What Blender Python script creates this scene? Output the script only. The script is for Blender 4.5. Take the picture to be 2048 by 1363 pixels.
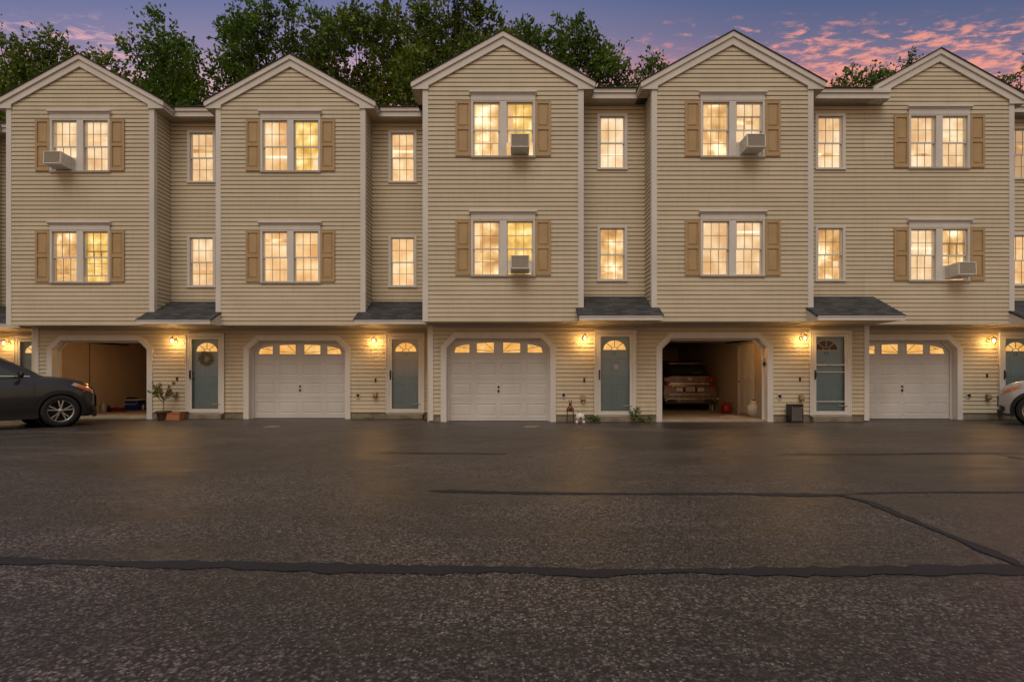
import bpy, math, random
import numpy as np
from mathutils import Vector, Matrix
for o in list(bpy.data.objects): bpy.data.objects.remove(o)
C = bpy.context.scene.collection
sc = bpy.context.scene
R = math.radians
random.seed(7); rng = np.random.default_rng(7)

# ------------------------------------------------------------------ camera
CAMZ = 1.19
cd = bpy.data.cameras.new('camera'); cam = bpy.data.objects.new('camera', cd); C.objects.link(cam)
cam.location = (0, 0, CAMZ); cam.rotation_euler = (R(90), 0, 0)
cd.sensor_width = 36; cd.lens = 36*1100/2048; cd.shift_y = 70.5/2048
cd.clip_start = 0.05; cd.clip_end = 2000
sc.camera = cam
# ------------------------------------------------------------------ world
SUN_EL, SUN_AZ = 56, 190          # light comes from behind the camera, a little left
w = bpy.data.worlds.new("World"); sc.world = w; w.use_nodes = True
nt = w.node_tree; nt.nodes.clear()
def N(nt, t, **k):
    n = nt.nodes.new(t)
    for a, b in k.items(): setattr(n, a, b)
    return n
class G:
    """tiny node-graph helper"""
    def __init__(s, nt): s.nt = nt
    def sock(s, inp, v):
        if hasattr(v, 'is_output') or isinstance(v, bpy.types.NodeSocket): s.nt.links.new(v, inp)
        elif isinstance(v, (tuple, list)):
            inp.default_value = (*v, 1) if len(v) == 3 and len(inp.default_value) == 4 else v
        else: inp.default_value = v
    def math(s, op, a, b=0.0, c=None, clamp=False):
        n = N(s.nt, 'ShaderNodeMath', operation=op, use_clamp=clamp)
        s.sock(n.inputs[0], a); s.sock(n.inputs[1], b)
        if c is not None: s.sock(n.inputs[2], c)
        return n.outputs[0]
    def mix(s, f, a, b, bt='MIX'):
        n = N(s.nt, 'ShaderNodeMix', data_type='RGBA', blend_type=bt)
        s.sock(n.inputs[0], f); s.sock(n.inputs[6], a); s.sock(n.inputs[7], b)
        return n.outputs[2]
    def ramp(s, f, stops, interp='LINEAR'):
        n = N(s.nt, 'ShaderNodeValToRGB'); cr = n.color_ramp; cr.interpolation = interp
        while len(cr.elements) < len(stops): cr.elements.new(0.5)
        for e, (p, c) in zip(cr.elements, stops):
            e.position = p; e.color = (*c, 1) if len(c) == 3 else c
        s.sock(n.inputs[0], f); return n.outputs[0]
    def maprange(s, v, a, b, c=0.0, d=1.0, smooth=False):
        n = N(s.nt, 'ShaderNodeMapRange'); n.clamp = True
        if smooth: n.interpolation_type = 'SMOOTHSTEP'
        for i, x in enumerate((v, a, b, c, d)): s.sock(n.inputs[i], x)
        return n.outputs[0]
    def noise(s, vec, scale, detail=4, rough=.5, dist=0):
        n = N(s.nt, 'ShaderNodeTexNoise')
        if vec is not None: s.sock(n.inputs['Vector'], vec)
        n.inputs['Scale'].default_value = scale; n.inputs['Detail'].default_value = detail
        n.inputs['Roughness'].default_value = rough; n.inputs['Distortion'].default_value = dist
        return n.outputs[0]
    def mapping(s, vec, scale=(1, 1, 1), loc=(0, 0, 0), rot=(0, 0, 0)):
        n = N(s.nt, 'ShaderNodeMapping'); s.sock(n.inputs[0], vec)
        n.inputs['Location'].default_value = loc; n.inputs['Rotation'].default_value = rot; n.inputs['Scale'].default_value = scale
        return n.outputs[0]
g = G(nt)
tc = N(nt, 'ShaderNodeTexCoord'); sep = N(nt, 'ShaderNodeSeparateXYZ'); nt.links.new(tc.outputs['Generated'], sep.inputs[0])
dx, dy, dz = sep.outputs
dz0 = g.math('MAXIMUM', dz, 0.02)
sky = N(nt, 'ShaderNodeTexSky'); sky.sky_type = 'NISHITA'; sky.sun_disc = False
sky.sun_elevation = R(4)      # the dusk sun itself; the lamp stands for the whole afterglow above
sky.sun_elevation = R(4); sky.sun_rotation = R(SUN_AZ); sky.air_density = 1.6; sky.dust_density = 2.5
nish = g.mix(1.0, sky.outputs[0], (.05, .05, .05), 'MULTIPLY')     # Nishita at strength 0.05
# dusk colouring of the eastern sky: pink low down to blue above, bluer to the right
el = g.math('ADD', dz, g.math('MULTIPLY', g.math('MULTIPLY', dx, dx), .31))
ef = g.maprange(el, .44, .565)
cl = g.ramp(ef, [(0, (.80, .38, .42)), (.34, (.58, .33, .42)), (.62, (.24, .18, .33)), (1, (.115, .125, .29))])
cr_ = g.ramp(ef, [(0, (.72, .15, .14)), (.26, (.50, .135, .17)), (.50, (.22, .115, .21)), (.72, (.095, .083, .20)), (1, (.040, .060, .185))])
col = g.mix(g.maprange(dx, -.25, .45, 0, 1, True), cl, cr_)
# clouds, laid on a flat sheet high above
cb = N(nt, 'ShaderNodeCombineXYZ')
nt.links.new(g.math('DIVIDE', dx, dz0), cb.inputs[0]); nt.links.new(g.math('DIVIDE', dy, dz0), cb.inputs[1])
cn = g.noise(g.mapping(cb.outputs[0], (1.6, 3.0, 1), (3.1, 1.7, 0), (0, 0, .3)), 9.0, 8, .62, .35)
cm = g.noise(g.mapping(cb.outputs[0], (1, 1.4, 1), (8.3, 4.1, 2)), 1.3, 3, .5)
side = g.math('MAXIMUM', g.maprange(dx, .06, .40), g.math('MULTIPLY', g.maprange(dx, -.42, -.54), .95))
low = g.maprange(el, .545, .47)
thr = g.math('SUBTRACT', .625, g.math('ADD', g.math('MULTIPLY', side, .12), g.math('MULTIPLY', g.math('MULTIPLY', low, side), .15)))
cs = g.math('ADD', g.math('MULTIPLY', cn, .72), g.math('MULTIPLY', cm, .28))
cmask = g.maprange(g.math('SUBTRACT', cs, thr), -.01, .14, 0, .92, True)
cmask = g.math('MULTIPLY', g.math('MULTIPLY', cmask, g.maprange(el, .560, .532, 0, 1, True)), g.math('MINIMUM', 1.0, g.math('ADD', side, .12)))
ccol = g.ramp(g.maprange(dx, -.4, .5), [(0, (.66, .34, .38)), (.6, (.84, .28, .22)), (1, (.82, .27, .20))])
front = g.mix(cmask, col, ccol)
# western half (behind the camera): bright afterglow that lights the facades
back = g.ramp(g.maprange(dz, 0, 1), [(0, (.42, .31, .24)), (.3, (.46, .37, .30)), (.7, (.44, .40, .42)), (1, (.32, .31, .37))])
bk = g.mix(g.maprange(dy, .25, -.35, 0, 1, True), front, back)
zen = g.mix(g.maprange(dz, .62, .9, 0, 1, True), bk, g.mix(g.maprange(dy, .5, -.4), (.20, .19, .28), (.50, .44, .44)))
tot = g.mix(1.0, zen, nish, 'ADD')
below = g.mix(g.maprange(dz, .01, -.02), tot, (.03, .028, .026))
bg = N(nt, 'ShaderNodeBackground'); nt.links.new(below, bg.inputs[0]); bg.inputs[1].default_value = 1.0
out = N(nt, 'ShaderNodeOutputWorld'); nt.links.new(bg.outputs[0], out.inputs[0])
# ------------------------------------------------------------------ sun: large soft dusk glow
sl = bpy.data.lights.new('sun', 'SUN'); sl.energy = 1.24; sl.angle = R(38); sl.color = (1, .945, .84)
so = bpy.data.objects.new('sun', sl); C.objects.link(so)
az = R(SUN_AZ); d = Vector((math.sin(az)*math.cos(R(SUN_EL)), math.cos(az)*math.cos(R(SUN_EL)), math.sin(R(SUN_EL))))
so.rotation_euler = d.to_track_quat('Z', 'Y').to_euler(); so.location = d*30
sc.view_settings.view_transform = 'Standard'; sc.view_settings.look = 'None'
sc.view_settings.exposure = 0.0; sc.view_settings.gamma = 1

# ------------------------------------------------------------------ materials
def mat(name):
    m = bpy.data.materials.new(name); m.use_nodes = True
    nt = m.node_tree; nt.nodes.clear()
    o = N(nt, 'ShaderNodeOutputMaterial'); b = N(nt, 'ShaderNodeBsdfPrincipled'); nt.links.new(b.outputs[0], o.inputs[0])
    g = G(nt); tc = N(nt, 'ShaderNodeTexCoord')
    return m, g, b, tc.outputs['Object'], o
def bump(g, b, h, strength=.3, dist=.01):
    n = N(g.nt, 'ShaderNodeBump'); n.inputs['Strength'].default_value = strength; n.inputs['Distance'].default_value = dist
    g.nt.links.new(h, n.inputs['Height']); g.nt.links.new(n.outputs[0], b.inputs['Normal'])
def simple(name, c, rough=.5, metal=0, var=.12, scale=6, spec=.4, coat=0, bs=0, mscale=(1, 1, 1)):
    m, g, b, co, o = mat(name)
    v = g.mapping(co, mscale)
    n = g.noise(v, scale, 5, .6)
    lo = tuple(x*(1-var) for x in c); hi = tuple(min(1, x*(1+var)) for x in c)
    g.sock(b.inputs['Base Color'], g.ramp(n, [(.3, lo), (.7, hi)]))
    g.sock(b.inputs['Roughness'], g.maprange(n, .3, .7, max(0, rough-.06), min(1, rough+.08)))
    b.inputs['Metallic'].default_value = metal; b.inputs['Specular IOR Level'].default_value = spec
    b.inputs['Coat Weight'].default_value = coat; b.inputs['Coat Roughness'].default_value = .08
    if bs: bump(g, b, g.noise(v, scale*8, 4, .6), bs, .004)
    return m
M = {}
def siding_mat():
    m, g, b, co, o = mat('siding vinyl')
    n = g.noise(g.mapping(co, (.5, .5, 1.4)), 1.2, 5, .6)
    c = g.ramp(n, [(.3, (.495, .428, .315)), (.55, (.56, .487, .358)), (.75, (.61, .54, .405))])
    # per-course colour drift and faint vertical grime
    sepn = N(g.nt, 'ShaderNodeSeparateXYZ'); g.sock(sepn.inputs[0], co)
    wn = N(g.nt, 'ShaderNodeTexWhiteNoise', noise_dimensions='1D'); g.sock(wn.inputs['W'], g.math('FLOOR', g.math('MULTIPLY', sepn.outputs[2], 4.545)))
    c = g.mix(g.math('MULTIPLY', wn.outputs[0], .10), c, (.42, .35, .26))
    st = g.noise(g.mapping(co, (5, 5, .35)), 2.2, 5, .65)
    c = g.mix(g.maprange(st, .52, .78, 0, .38), c, (.38, .32, .23))
    # staggered lap joints of the panels
    jx = g.math('FRACT', g.math('DIVIDE', g.math('ADD', sepn.outputs[0], g.math('MULTIPLY', wn.outputs[0], 3.6)), 3.6))
    c = g.mix(g.math('MULTIPLY', g.math('LESS_THAN', jx, .003), .22), c, (.22, .18, .12))
    g.sock(b.inputs['Base Color'], c); b.inputs['Roughness'].default_value = .55; b.inputs['Specular IOR Level'].default_value = .3
    bump(g, b, g.noise(g.mapping(co, (1.2, 1.2, 14)), 3, 5, .6), .12, .004)
    return m
M['siding'] = siding_mat()
M['trim'] = simple('weathered white trim', (.60, .57, .53), .5, var=.10, scale=1.6, bs=.05, mscale=(1, 1, .4))
M['soffit'] = simple('soffit', (.50, .42, .31), .6, var=.07, scale=2)
M['shutter'] = simple('tan shutter', (.40, .275, .140), .55, var=.12, scale=2.5, bs=.05)
M['garage_door'] = simple('garage door', (.52, .505, .485), .45, var=.10, scale=1.2, bs=.04)
M['door'] = simple('slate blue door', (.25, .385, .46), .42, var=.08, scale=2, bs=.03)
M['concrete'] = simple('foundation concrete', (.20, .17, .125), .9, var=.35, scale=3.5, bs=.5)
M['slab'] = simple('garage slab', (.30, .24, .17), .7, var=.25, scale=2, bs=.2)
M['drywall'] = simple('garage drywall', (.46, .38, .30), .8, var=.08, scale=1.2)
M['black'] = simple('black plastic', (.012, .012, .012), .4, var=.2)
M['dark_metal'] = simple('dark metal', (.03, .028, .025), .4, .6)
M['chrome'] = simple('chrome', (.65, .62, .58), .22, .9, var=.05)
M['brass'] = simple('aged brass', (.42, .30, .14), .38, .8)
M['ac_case'] = simple('air conditioner case', (.66, .63, .57), .5, var=.1, scale=8)
M['ac_coil'] = simple('coil', (.48, .45, .40), .7, .1, var=.3, scale=60, bs=.5)
M['terracotta'] = simple('terracotta', (.36, .135, .06), .8, var=.2, scale=12, bs=.2)
M['brown'] = simple('dark wood', (.10, .06, .035), .7, var=.3, scale=9)
M['wood'] = simple('board', (.42, .27, .14), .7, var=.3, scale=8, mscale=(1, 8, 8))
M['blue'] = simple('blue plastic', (.012, .03, .25), .4)
M['red'] = simple('red plastic', (.22, .012, .012), .4)
M['white'] = simple('white plastic', (.62, .60, .56), .45, var=.06)
M['grey'] = simple('grey steel', (.34, .32, .28), .45, .2)
M['rubber'] = simple('tyre rubber', (.014, .014, .014), .75, var=.3, scale=20, bs=.3)
M['rim'] = simple('alloy', (.42, .41, .40), .3, .85, var=.05)
M['paint_dark'] = simple('dark grey car paint', (.022, .022, .023), .32, .35, var=.04, coat=.8)  # real on one car; stands in for shadow on the garaged car's cabin
M['paint_white'] = simple('silver white car paint', (.40, .41, .42), .35, .2, var=.03, coat=.7)
M['paint_grey'] = simple('bronze grey car paint', (.15, .115, .092), .28, .35, var=.04, coat=.7)
M['clad'] = simple('car cladding', (.016, .016, .016), .6, var=.2)
M['car_glass'] = simple('car glass', (.014, .026, .019), .06, 0, var=.1, spec=.7, coat=.5)
M['headlight'] = simple('headlight lens', (.50, .40, .34), .12, .3, var=.3, scale=12, coat=1)
M['amber'] = simple('amber lens', (.62, .13, .03), .15, 0, var=.2, scale=12, coat=1)
M['taillight'] = simple('tail lamp lens', (.20, .006, .004), .15, 0, var=.2, scale=14, coat=1)
M['bark'] = simple('bark', (.055, .042, .03), .9, var=.35, scale=7, bs=.8)
M['leaf_small'] = simple('weed leaf', (.10, .13, .028), .6, var=.4, scale=14)
M['paper'] = simple('paper', (.62, .58, .52), .8, var=.05)
M['plate'] = simple('licence plate', (.42, .35, .45), .5, var=.1, scale=30)
M['number'] = simple('number black', (.012, .012, .011), .5)
M['sealant'] = simple('crack sealant', (.010, .0105, .012), .62, var=.5, scale=3, bs=.3)
M['cover'] = simple('utility cover', (.28, .20, .13), .5, .4, var=.3, scale=18, bs=.4)
M['figurine'] = simple('red brown glaze', (.19, .04, .022), .4, var=.35, scale=30)
M['peach'] = simple('peach white muntin', (.62, .42, .28), .5)
M['muntin'] = simple('muntin', (.40, .30, .18), .5)
M['muntin_dark'] = simple('dark muntin', (.06, .04, .018), .5)
def leaf_mat(name, a, b_, c_):
    m, g, b, co, o = mat(name)
    n = g.noise(co, .55, 3, .5); n2 = g.noise(co, 7, 2, .6)
    c = g.ramp(g.math('ADD', g.math('MULTIPLY', n, .6), g.math('MULTIPLY', n2, .4)), [(.34, a), (.52, b_), (.68, c_)])
    g.sock(b.inputs['Base Color'], c); b.inputs['Roughness'].default_value = .6; b.inputs['Specular IOR Level'].default_value = .25
    tr = N(g.nt, 'ShaderNodeBsdfTranslucent'); g.sock(tr.inputs[0], c)
    mx = N(g.nt, 'ShaderNodeMixShader'); mx.inputs[0].default_value = .25
    g.nt.links.new(b.outputs[0], mx.inputs[1]); g.nt.links.new(tr.outputs[0], mx.inputs[2]); g.nt.links.new(mx.outputs[0], o.inputs[0])
    return m
M['leaf_deep'] = leaf_mat('deep green leaves', (.034, .075, .012), (.11, .19, .022), (.20, .27, .034))
M['leaf_mid'] = leaf_mat('mid green leaves', (.045, .085, .012), (.145, .21, .024), (.30, .31, .04))
M['leaf_pine'] = leaf_mat('evergreen leaves', (.034, .075, .014), (.12, .21, .022), (.22, .32, .034))
def glass_mat():
    m, g, b, co, o = mat('window glass')
    t = N(g.nt, 'ShaderNodeBsdfTransparent'); gl = N(g.nt, 'ShaderNodeBsdfGlossy'); gl.inputs['Roughness'].default_value = .03
    fr = N(g.nt, 'ShaderNodeFresnel'); fr.inputs[0].default_value = 1.5
    mx = N(g.nt, 'ShaderNodeMixShader'); g.nt.links.new(fr.outputs[0], mx.inputs[0])
    g.nt.links.new(t.outputs[0], mx.inputs[1]); g.nt.links.new(gl.outputs[0], mx.inputs[2]); g.nt.links.new(mx.outputs[0], o.inputs[0])
    return m
M['glass'] = glass_mat()
def lit(name, c0, c1, c2, scale=1.6, stripes=0, strength=1.0, sheer=0):
    """a lit room seen through a curtain or blind: gives off warm light, uneven from the lamps behind it"""
    m, g, b, co, o = mat(name)
    oi = N(g.nt, 'ShaderNodeObjectInfo')
    off = N(g.nt, 'ShaderNodeVectorMath', operation='ADD'); g.sock(off.inputs[0], co)
    cb = N(g.nt, 'ShaderNodeCombineXYZ'); g.sock(cb.inputs[0], g.math('MULTIPLY', oi.outputs['Random'], 40)); g.sock(cb.inputs[2], g.math('MULTIPLY', oi.outputs['Random'], 17))
    g.sock(off.inputs[1], cb.outputs[0])
    n = g.noise(off.outputs[0], scale, 2, .45)
    n2 = g.noise(g.mapping(off.outputs[0], (5, 1, .5)), 3, 3, .5)
    f = g.math('ADD', g.math('MULTIPLY', n, .8), g.math('MULTIPLY', n2, .2))
    c = g.ramp(f, [(.34, c0), (.52, c1), (.70, c2)])
    if stripes:
        s = N(g.nt, 'ShaderNodeSeparateXYZ'); g.sock(s.inputs[0], co)
        fr = g.math('FRACT', g.math('MULTIPLY', s.outputs[2], stripes))
        c = g.mix(g.maprange(fr, .0, .35, .30, 0), c, (.55, .27, .08))
    e = N(g.nt, 'ShaderNodeEmission'); g.sock(e.inputs[0], c); e.inputs[1].default_value = strength
    b.inputs['Base Color'].default_value = (.5, .42, .3, 1)
    add = N(g.nt, 'ShaderNodeAddShader'); b2 = N(g.nt, 'ShaderNodeBsdfDiffuse'); b2.inputs[0].default_value = (.12, .10, .07, 1)
    g.nt.links.new(e.outputs[0], add.inputs[0]); g.nt.links.new(b2.outputs[0], add.inputs[1]); g.nt.links.new(add.outputs[0], o.inputs[0])
    return m
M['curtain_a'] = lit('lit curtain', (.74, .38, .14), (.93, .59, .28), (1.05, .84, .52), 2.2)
M['curtain_b'] = lit('lit blind', (.76, .44, .20), (.95, .66, .37), (1.1, .92, .64), 2.2, stripes=22)
M['room_a'] = lit('lit room', (.52, .25, .075), (.90, .55, .22), (1.6, 1.3, .85), 2.9)
M['room_b'] = lit('lit yellow room', (.62, .32, .06), (.95, .60, .15), (1.4, 1.1, .55), 3.4)
M['box_glow'] = lit('window band glow', (1.0, .72, .36), (1.05, .82, .46), (1.2, 1.0, .68), 2)
M['dim'] = lit('dimly lit blind', (.42, .25, .13), (.50, .31, .17), (.58, .38, .22))
M['fan_glow'] = lit('fanlight glow', (.80, .36, .075), (.90, .45, .11), (.98, .62, .24), 4)
M['box_glow'] = lit('window band glow', (1.0, .80, .45), (1.2, 1.0, .68), (1.5, 1.3, .95), 2)  # glow of the bright bands added in the windows
M['dark_room'] = simple('dark room', (.015, .008, .006), .6)
def emit(name, c, s):
    m, g, b, co, o = mat(name)
    e = N(g.nt, 'ShaderNodeEmission'); e.inputs[0].default_value = (*c, 1); e.inputs[1].default_value = s
    g.nt.links.new(e.outputs[0], o.inputs[0]); return m
M['bulb'] = emit('bulb', (1, .72, .36), 14)
def shingle_mat():
    m, g, b, co, o = mat('asphalt shingles')
    br = N(g.nt, 'ShaderNodeTexBrick'); g.sock(br.inputs['Vector'], co)
    br.inputs['Scale'].default_value = 1; br.inputs['Brick Width'].default_value = .27; br.inputs['Row Height'].default_value = .12
    br.inputs['Mortar Size'].default_value = .004; br.inputs['Bias'].default_value = 0
    br.inputs['Color1'].default_value = (.030, .031, .034, 1); br.inputs['Color2'].default_value = (.085, .085, .088, 1); br.inputs['Mortar'].default_value = (.012, .012, .012, 1)
    n = g.noise(co, 90, 3, .7)
    g.sock(b.inputs['Base Color'], g.mix(.6, br.outputs[0], g.ramp(n, [(.35, (.2, .2, .2)), (.65, (1, 1, 1))]), 'MULTIPLY'))
    b.inputs['Roughness'].default_value = .85; bump(g, b, n, .5, .004)
    return m
M['shingle'] = shingle_mat()
def asphalt_mat():
    m, g, b, co, o = mat('asphalt')
    big = g.noise(co, .22, 6, .6, .4); mid = g.noise(g.mapping(co, (.45, 1.6, 1)), .6, 7, .68, .6)
    g9 = g.noise(co, 9, 4, .8); f = g.noise(co, 34, 5, .8)
    v = N(g.nt, 'ShaderNodeTexVoronoi'); g.sock(v.inputs['Vector'], co); v.inputs['Scale'].default_value = 62
    v2 = N(g.nt, 'ShaderNodeTexVoronoi'); g.sock(v2.inputs['Vector'], co); v2.inputs['Scale'].default_value = 95
    v3 = N(g.nt, 'ShaderNodeTexVoronoi'); g.sock(v3.inputs['Vector'], co); v3.inputs['Scale'].default_value = 24
    base = g.ramp(g.math('ADD', g.math('MULTIPLY', big, .45), g.math('MULTIPLY', mid, .55)), [(.36, (.013, .0125, .0125)), (.48, (.030, .0262, .0238)), (.62, (.082, .062, .049))])
    sc = lambda n: (lambda q: (g.sock(q.inputs[0], n.outputs['Color']), q)[1])(N(g.nt, 'ShaderNodeSeparateColor'))
    s1, s2, s3 = sc(v), sc(v2), sc(v3)
    st = g.maprange(g.math('POWER', s1.outputs[0], 1.8), 0, 1, .30, 3.9)
    k = g.math('MULTIPLY', st, g.math('MULTIPLY', g.maprange(f, .32, .68, .35, 1.65), g.math('MULTIPLY', g.maprange(g9, .3, .7, .75, 1.25), g.maprange(s3.outputs[0], 0, 1, .85, 1.15))))
    gr = N(g.nt, 'ShaderNodeCombineColor')
    for i in range(3): g.sock(gr.inputs[i], k)
    c = g.mix(1.0, base, gr.outputs[0], 'MULTIPLY')
    dist = g.maprange(v2.outputs['Distance'], .15, .5)
    spark = g.math('MULTIPLY', g.math('GREATER_THAN', s2.outputs[1], .945), g.math('SUBTRACT', 1, dist))
    c = g.mix(g.math('MULTIPLY', spark, .9), c, (.48, .43, .37))
    gap = g.maprange(v.outputs['Distance'], .35, .70, 0, .75)
    c = g.mix(gap, c, (.006, .005, .005))
    oil = g.noise(g.mapping(co, (.8, .8, 1), (4.2, 1.1, 0)), .9, 5, .62, .5)
    c = g.mix(g.maprange(oil, .60, .70, 0, .55, True), c, (.010, .010, .010))
    c = g.mix(g.maprange(oil, .36, .27, 0, .30, True), c, (.085, .073, .062))
    g.sock(b.inputs['Base Color'], c)
    g.sock(b.inputs['Roughness'], g.maprange(mid, .35, .65, .34, .55)); b.inputs['Specular IOR Level'].default_value = .5
    h = g.math('ADD', g.math('MULTIPLY', g.math('SUBTRACT', 1, v.outputs['Distance']), .6), g.math('MULTIPLY', f, .5))
    bump(g, b, h, .42, .010)
    return m
M['asphalt'] = asphalt_mat()

# ------------------------------------------------------------------ mesh builder
class MB:
    def __init__(s): s.v = []; s.f = []; s.sm = []
    def face(s, pts, smooth=False):
        n = len(s.v); s.v += [tuple(p) for p in pts]; s.f.append(tuple(range(n, n+len(pts)))); s.sm.append(smooth)
    def raw(s, vs, fs, smooth=False):
        n = len(s.v); s.v += [tuple(p) for p in vs]
        for f in fs: s.f.append(tuple(i+n for i in f)); s.sm.append(smooth)
    def box(s, x0, x1, y0, y1, z0, z1):
        v = [(x0,y0,z0),(x1,y0,z0),(x1,y1,z0),(x0,y1,z0),(x0,y0,z1),(x1,y0,z1),(x1,y1,z1),(x0,y1,z1)]
        s.raw(v, [(0,3,2,1),(4,5,6,7),(0,1,5,4),(1,2,6,5),(2,3,7,6),(3,0,4,7)])
    def prism(s, pts, a, b, axis='y'):
        """polygon pts in the plane across `axis`, extruded from a to b; axis y: (x,z), axis x: (y,z), axis z: (x,y)"""
        f = {'y': lambda p, t: (p[0], t, p[1]), 'x': lambda p, t: (t, p[0], p[1]), 'z': lambda p, t: (p[0], p[1], t)}[axis]
        n = len(pts); v = [f(p, a) for p in pts]+[f(p, b) for p in pts]
        s.raw(v, [tuple(range(n)), tuple(range(2*n-1, n-1, -1))]+[(i, i+n, (i+1) % n+n, (i+1) % n) for i in range(n)])
    def bar(s, p, q, w, t=None, up=(0, 1, 0)):
        """rectangular bar from p to q; w across, t along `up`"""
        p, q = Vector(p), Vector(q); t = w if t is None else t
        d = (q-p).normalized(); u = Vector(up); sd = d.cross(u)
        if sd.length < 1e-4: u = Vector((1, 0, 0)); sd = d.cross(u)
        sd.normalize(); u = sd.cross(d).normalized()
        v = [c+sd*a*w/2+u*b*t/2 for c in (p, q) for a, b in ((-1,-1),(1,-1),(1,1),(-1,1))]
        s.raw(v, [(0,3,2,1),(4,5,6,7),(0,1,5,4),(1,2,6,5),(2,3,7,6),(3,0,4,7)])
    def tube(s, pts, rad, n=8, smooth=True):
        pts = [Vector(p) for p in pts]; rad = rad if isinstance(rad, (list, tuple)) else [rad]*len(pts)
        vs = []; fs = []
        u = None
        for i, p in enumerate(pts):
            d = (pts[min(i+1, len(pts)-1)]-pts[max(i-1, 0)]).normalized()
            if u is None:
                u = d.orthogonal().normalized()
            u = (u-d*u.dot(d)); u = u.normalized() if u.length > 1e-5 else d.orthogonal().normalized()
            w_ = d.cross(u)
            vs += [p+(u*math.cos(2*math.pi*k/n)+w_*math.sin(2*math.pi*k/n))*rad[i] for k in range(n)]
        for i in range(len(pts)-1):
            for k in range(n): fs.append((i*n+k, i*n+(k+1) % n, (i+1)*n+(k+1) % n, (i+1)*n+k))
        s.raw(vs, fs, smooth)
        s.raw(vs[:n], [tuple(range(n-1, -1, -1))]); s.raw(vs[-n:], [tuple(range(n))])
    def lathe(s, prof, c=(0, 0, 0), axis='z', n=20, smooth=True, sx=1, sy=1):
        vs = []; fs = []
        for r, h in prof:
            for k in range(n):
                a = 2*math.pi*k/n; p = (r*math.cos(a)*sx, r*math.sin(a)*sy, h)
                if axis == 'y': p = (p[0], h, p[1])
                if axis == 'x': p = (h, p[0], p[1])
                vs.append((p[0]+c[0], p[1]+c[1], p[2]+c[2]))
        for i in range(len(prof)-1):
            for k in range(n): fs.append((i*n+k, i*n+(k+1) % n, (i+1)*n+(k+1) % n, (i+1)*n+k))
        s.raw(vs, fs, smooth)
        for i in (0, len(prof)-1):
            if prof[i][0] > 1e-4: s.raw(vs[i*n:(i+1)*n], [tuple(range(n))])
    def build(s, name, m, parent=None, loc=None, bevel=0):
        me = bpy.data.meshes.new(name); me.from_pydata(s.v, [], s.f)
        me.polygons.foreach_set('use_smooth', s.sm); me.update()
        o = bpy.data.objects.new(name, me); C.objects.link(o)
        if m is not None: me.materials.append(m if not isinstance(m, str) else M[m])
        if parent: o.parent = parent
        if loc: o.location = loc
        if bevel:
            b = o.modifiers.new('bevel', 'BEVEL'); b.width = bevel; b.segments = 2; b.limit_method = 'ANGLE'; b.angle_limit = R(40)
        return o
def tag(o, label=None, cat=None, group=None, kind=None):
    if label: o['label'] = label
    if cat: o['category'] = cat
    if group: o['group'] = group
    if kind: o['kind'] = kind
    return o
def thing(name, loc, label, cat, group=None, rz=0):
    o = bpy.data.objects.new(name, None); C.objects.link(o); o.location = loc; o.rotation_euler = (0, 0, rz)
    o.empty_display_size = .2
    return tag(o, label, cat, group)
def gp(px, py):   # a ground point read off the photograph (level ground)
    Y = 1100*CAMZ/(py-752); return ((px-1024)*Y/1100, Y)

# ------------------------------------------------------------------ ground
gm = MB(); gm.face([(-260, -120, 0), (260, -120, 0), (260, 500, 0), (-260, 500, 0)])
gr = gm.build('asphalt_ground', 'asphalt'); tag(gr, kind='structure')
def seam(name, pts, wid, label, z=.004, jit=.34):
    P = [gp(*p) for p in pts]; L = []
    for a, b in zip(P, P[1:]):
        n = max(2, int(math.dist(a, b)/.07))
        for i in range(n): L.append((a[0]+(b[0]-a[0])*i/n, a[1]+(b[1]-a[1])*i/n))
    L.append(P[-1]); mb = MB(); vs = []
    ph = random.random()*9
    for i, (x, y) in enumerate(L):
        j = min(i+1, len(L)-1); k = max(i-1, 0)
        d = Vector((L[j][0]-L[k][0], L[j][1]-L[k][1])).normalized(); nn = Vector((-d.y, d.x))
        t = i*.07
        ww = wid*(1+.22*math.sin(t*1.9+ph)+.14*math.sin(t*5.3+ph*2)); e = min(i, len(L)-1-i)/4
        ww *= min(1, .25+e)
        a = ww/2*(1+jit*random.uniform(-1, 1)); b = ww/2*(1+jit*random.uniform(-1, 1))
        off = .012*math.sin(t*2.7+ph)+.02*math.sin(t*.8)
        vs += [(x+nn.x*(off+a), y+nn.y*(off+a), z), (x+nn.x*(off-b), y+nn.y*(off-b), z)]
    mb.raw(vs, [(2*i+1, 2*i+3, 2*i+2, 2*i) for i in range(len(L)-1)])
    return tag(mb.build(name, 'sealant'), kind='structure')
seam('crack_sealant', [(-120, 1112), (0, 1120), (150, 1124), (300, 1131), (480, 1133), (620, 1137), (860, 1140), (1000, 1138), (1200, 1147), (1350, 1141), (1500, 1140), (1750, 1138), (2048, 1137), (2200, 1138)], .13, '')
seam('crack_sealant', [(858, 981), (1000, 985), (1280, 988), (1500, 988), (1662, 989), (1700, 988)], .10, '')
seam('crack_sealant', [(1700, 987), (1860, 985), (2048, 984), (2150, 984)], .05, '')
seam('crack_sealant', [(1668, 989), (1700, 995), (1740, 1004), (1900, 1072), (2038, 1134)], .10, '', .006)
seam('crack_sealant', [(740, 906), (900, 906), (1012, 908)], .08, '')
seam('crack_sealant', [(1560, 908), (1750, 909), (1900, 906), (2048, 907)], .09, '')
seam('crack_sealant', [(1990, 907), (2040, 917), (2090, 925)], .04, '', .006)
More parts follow.
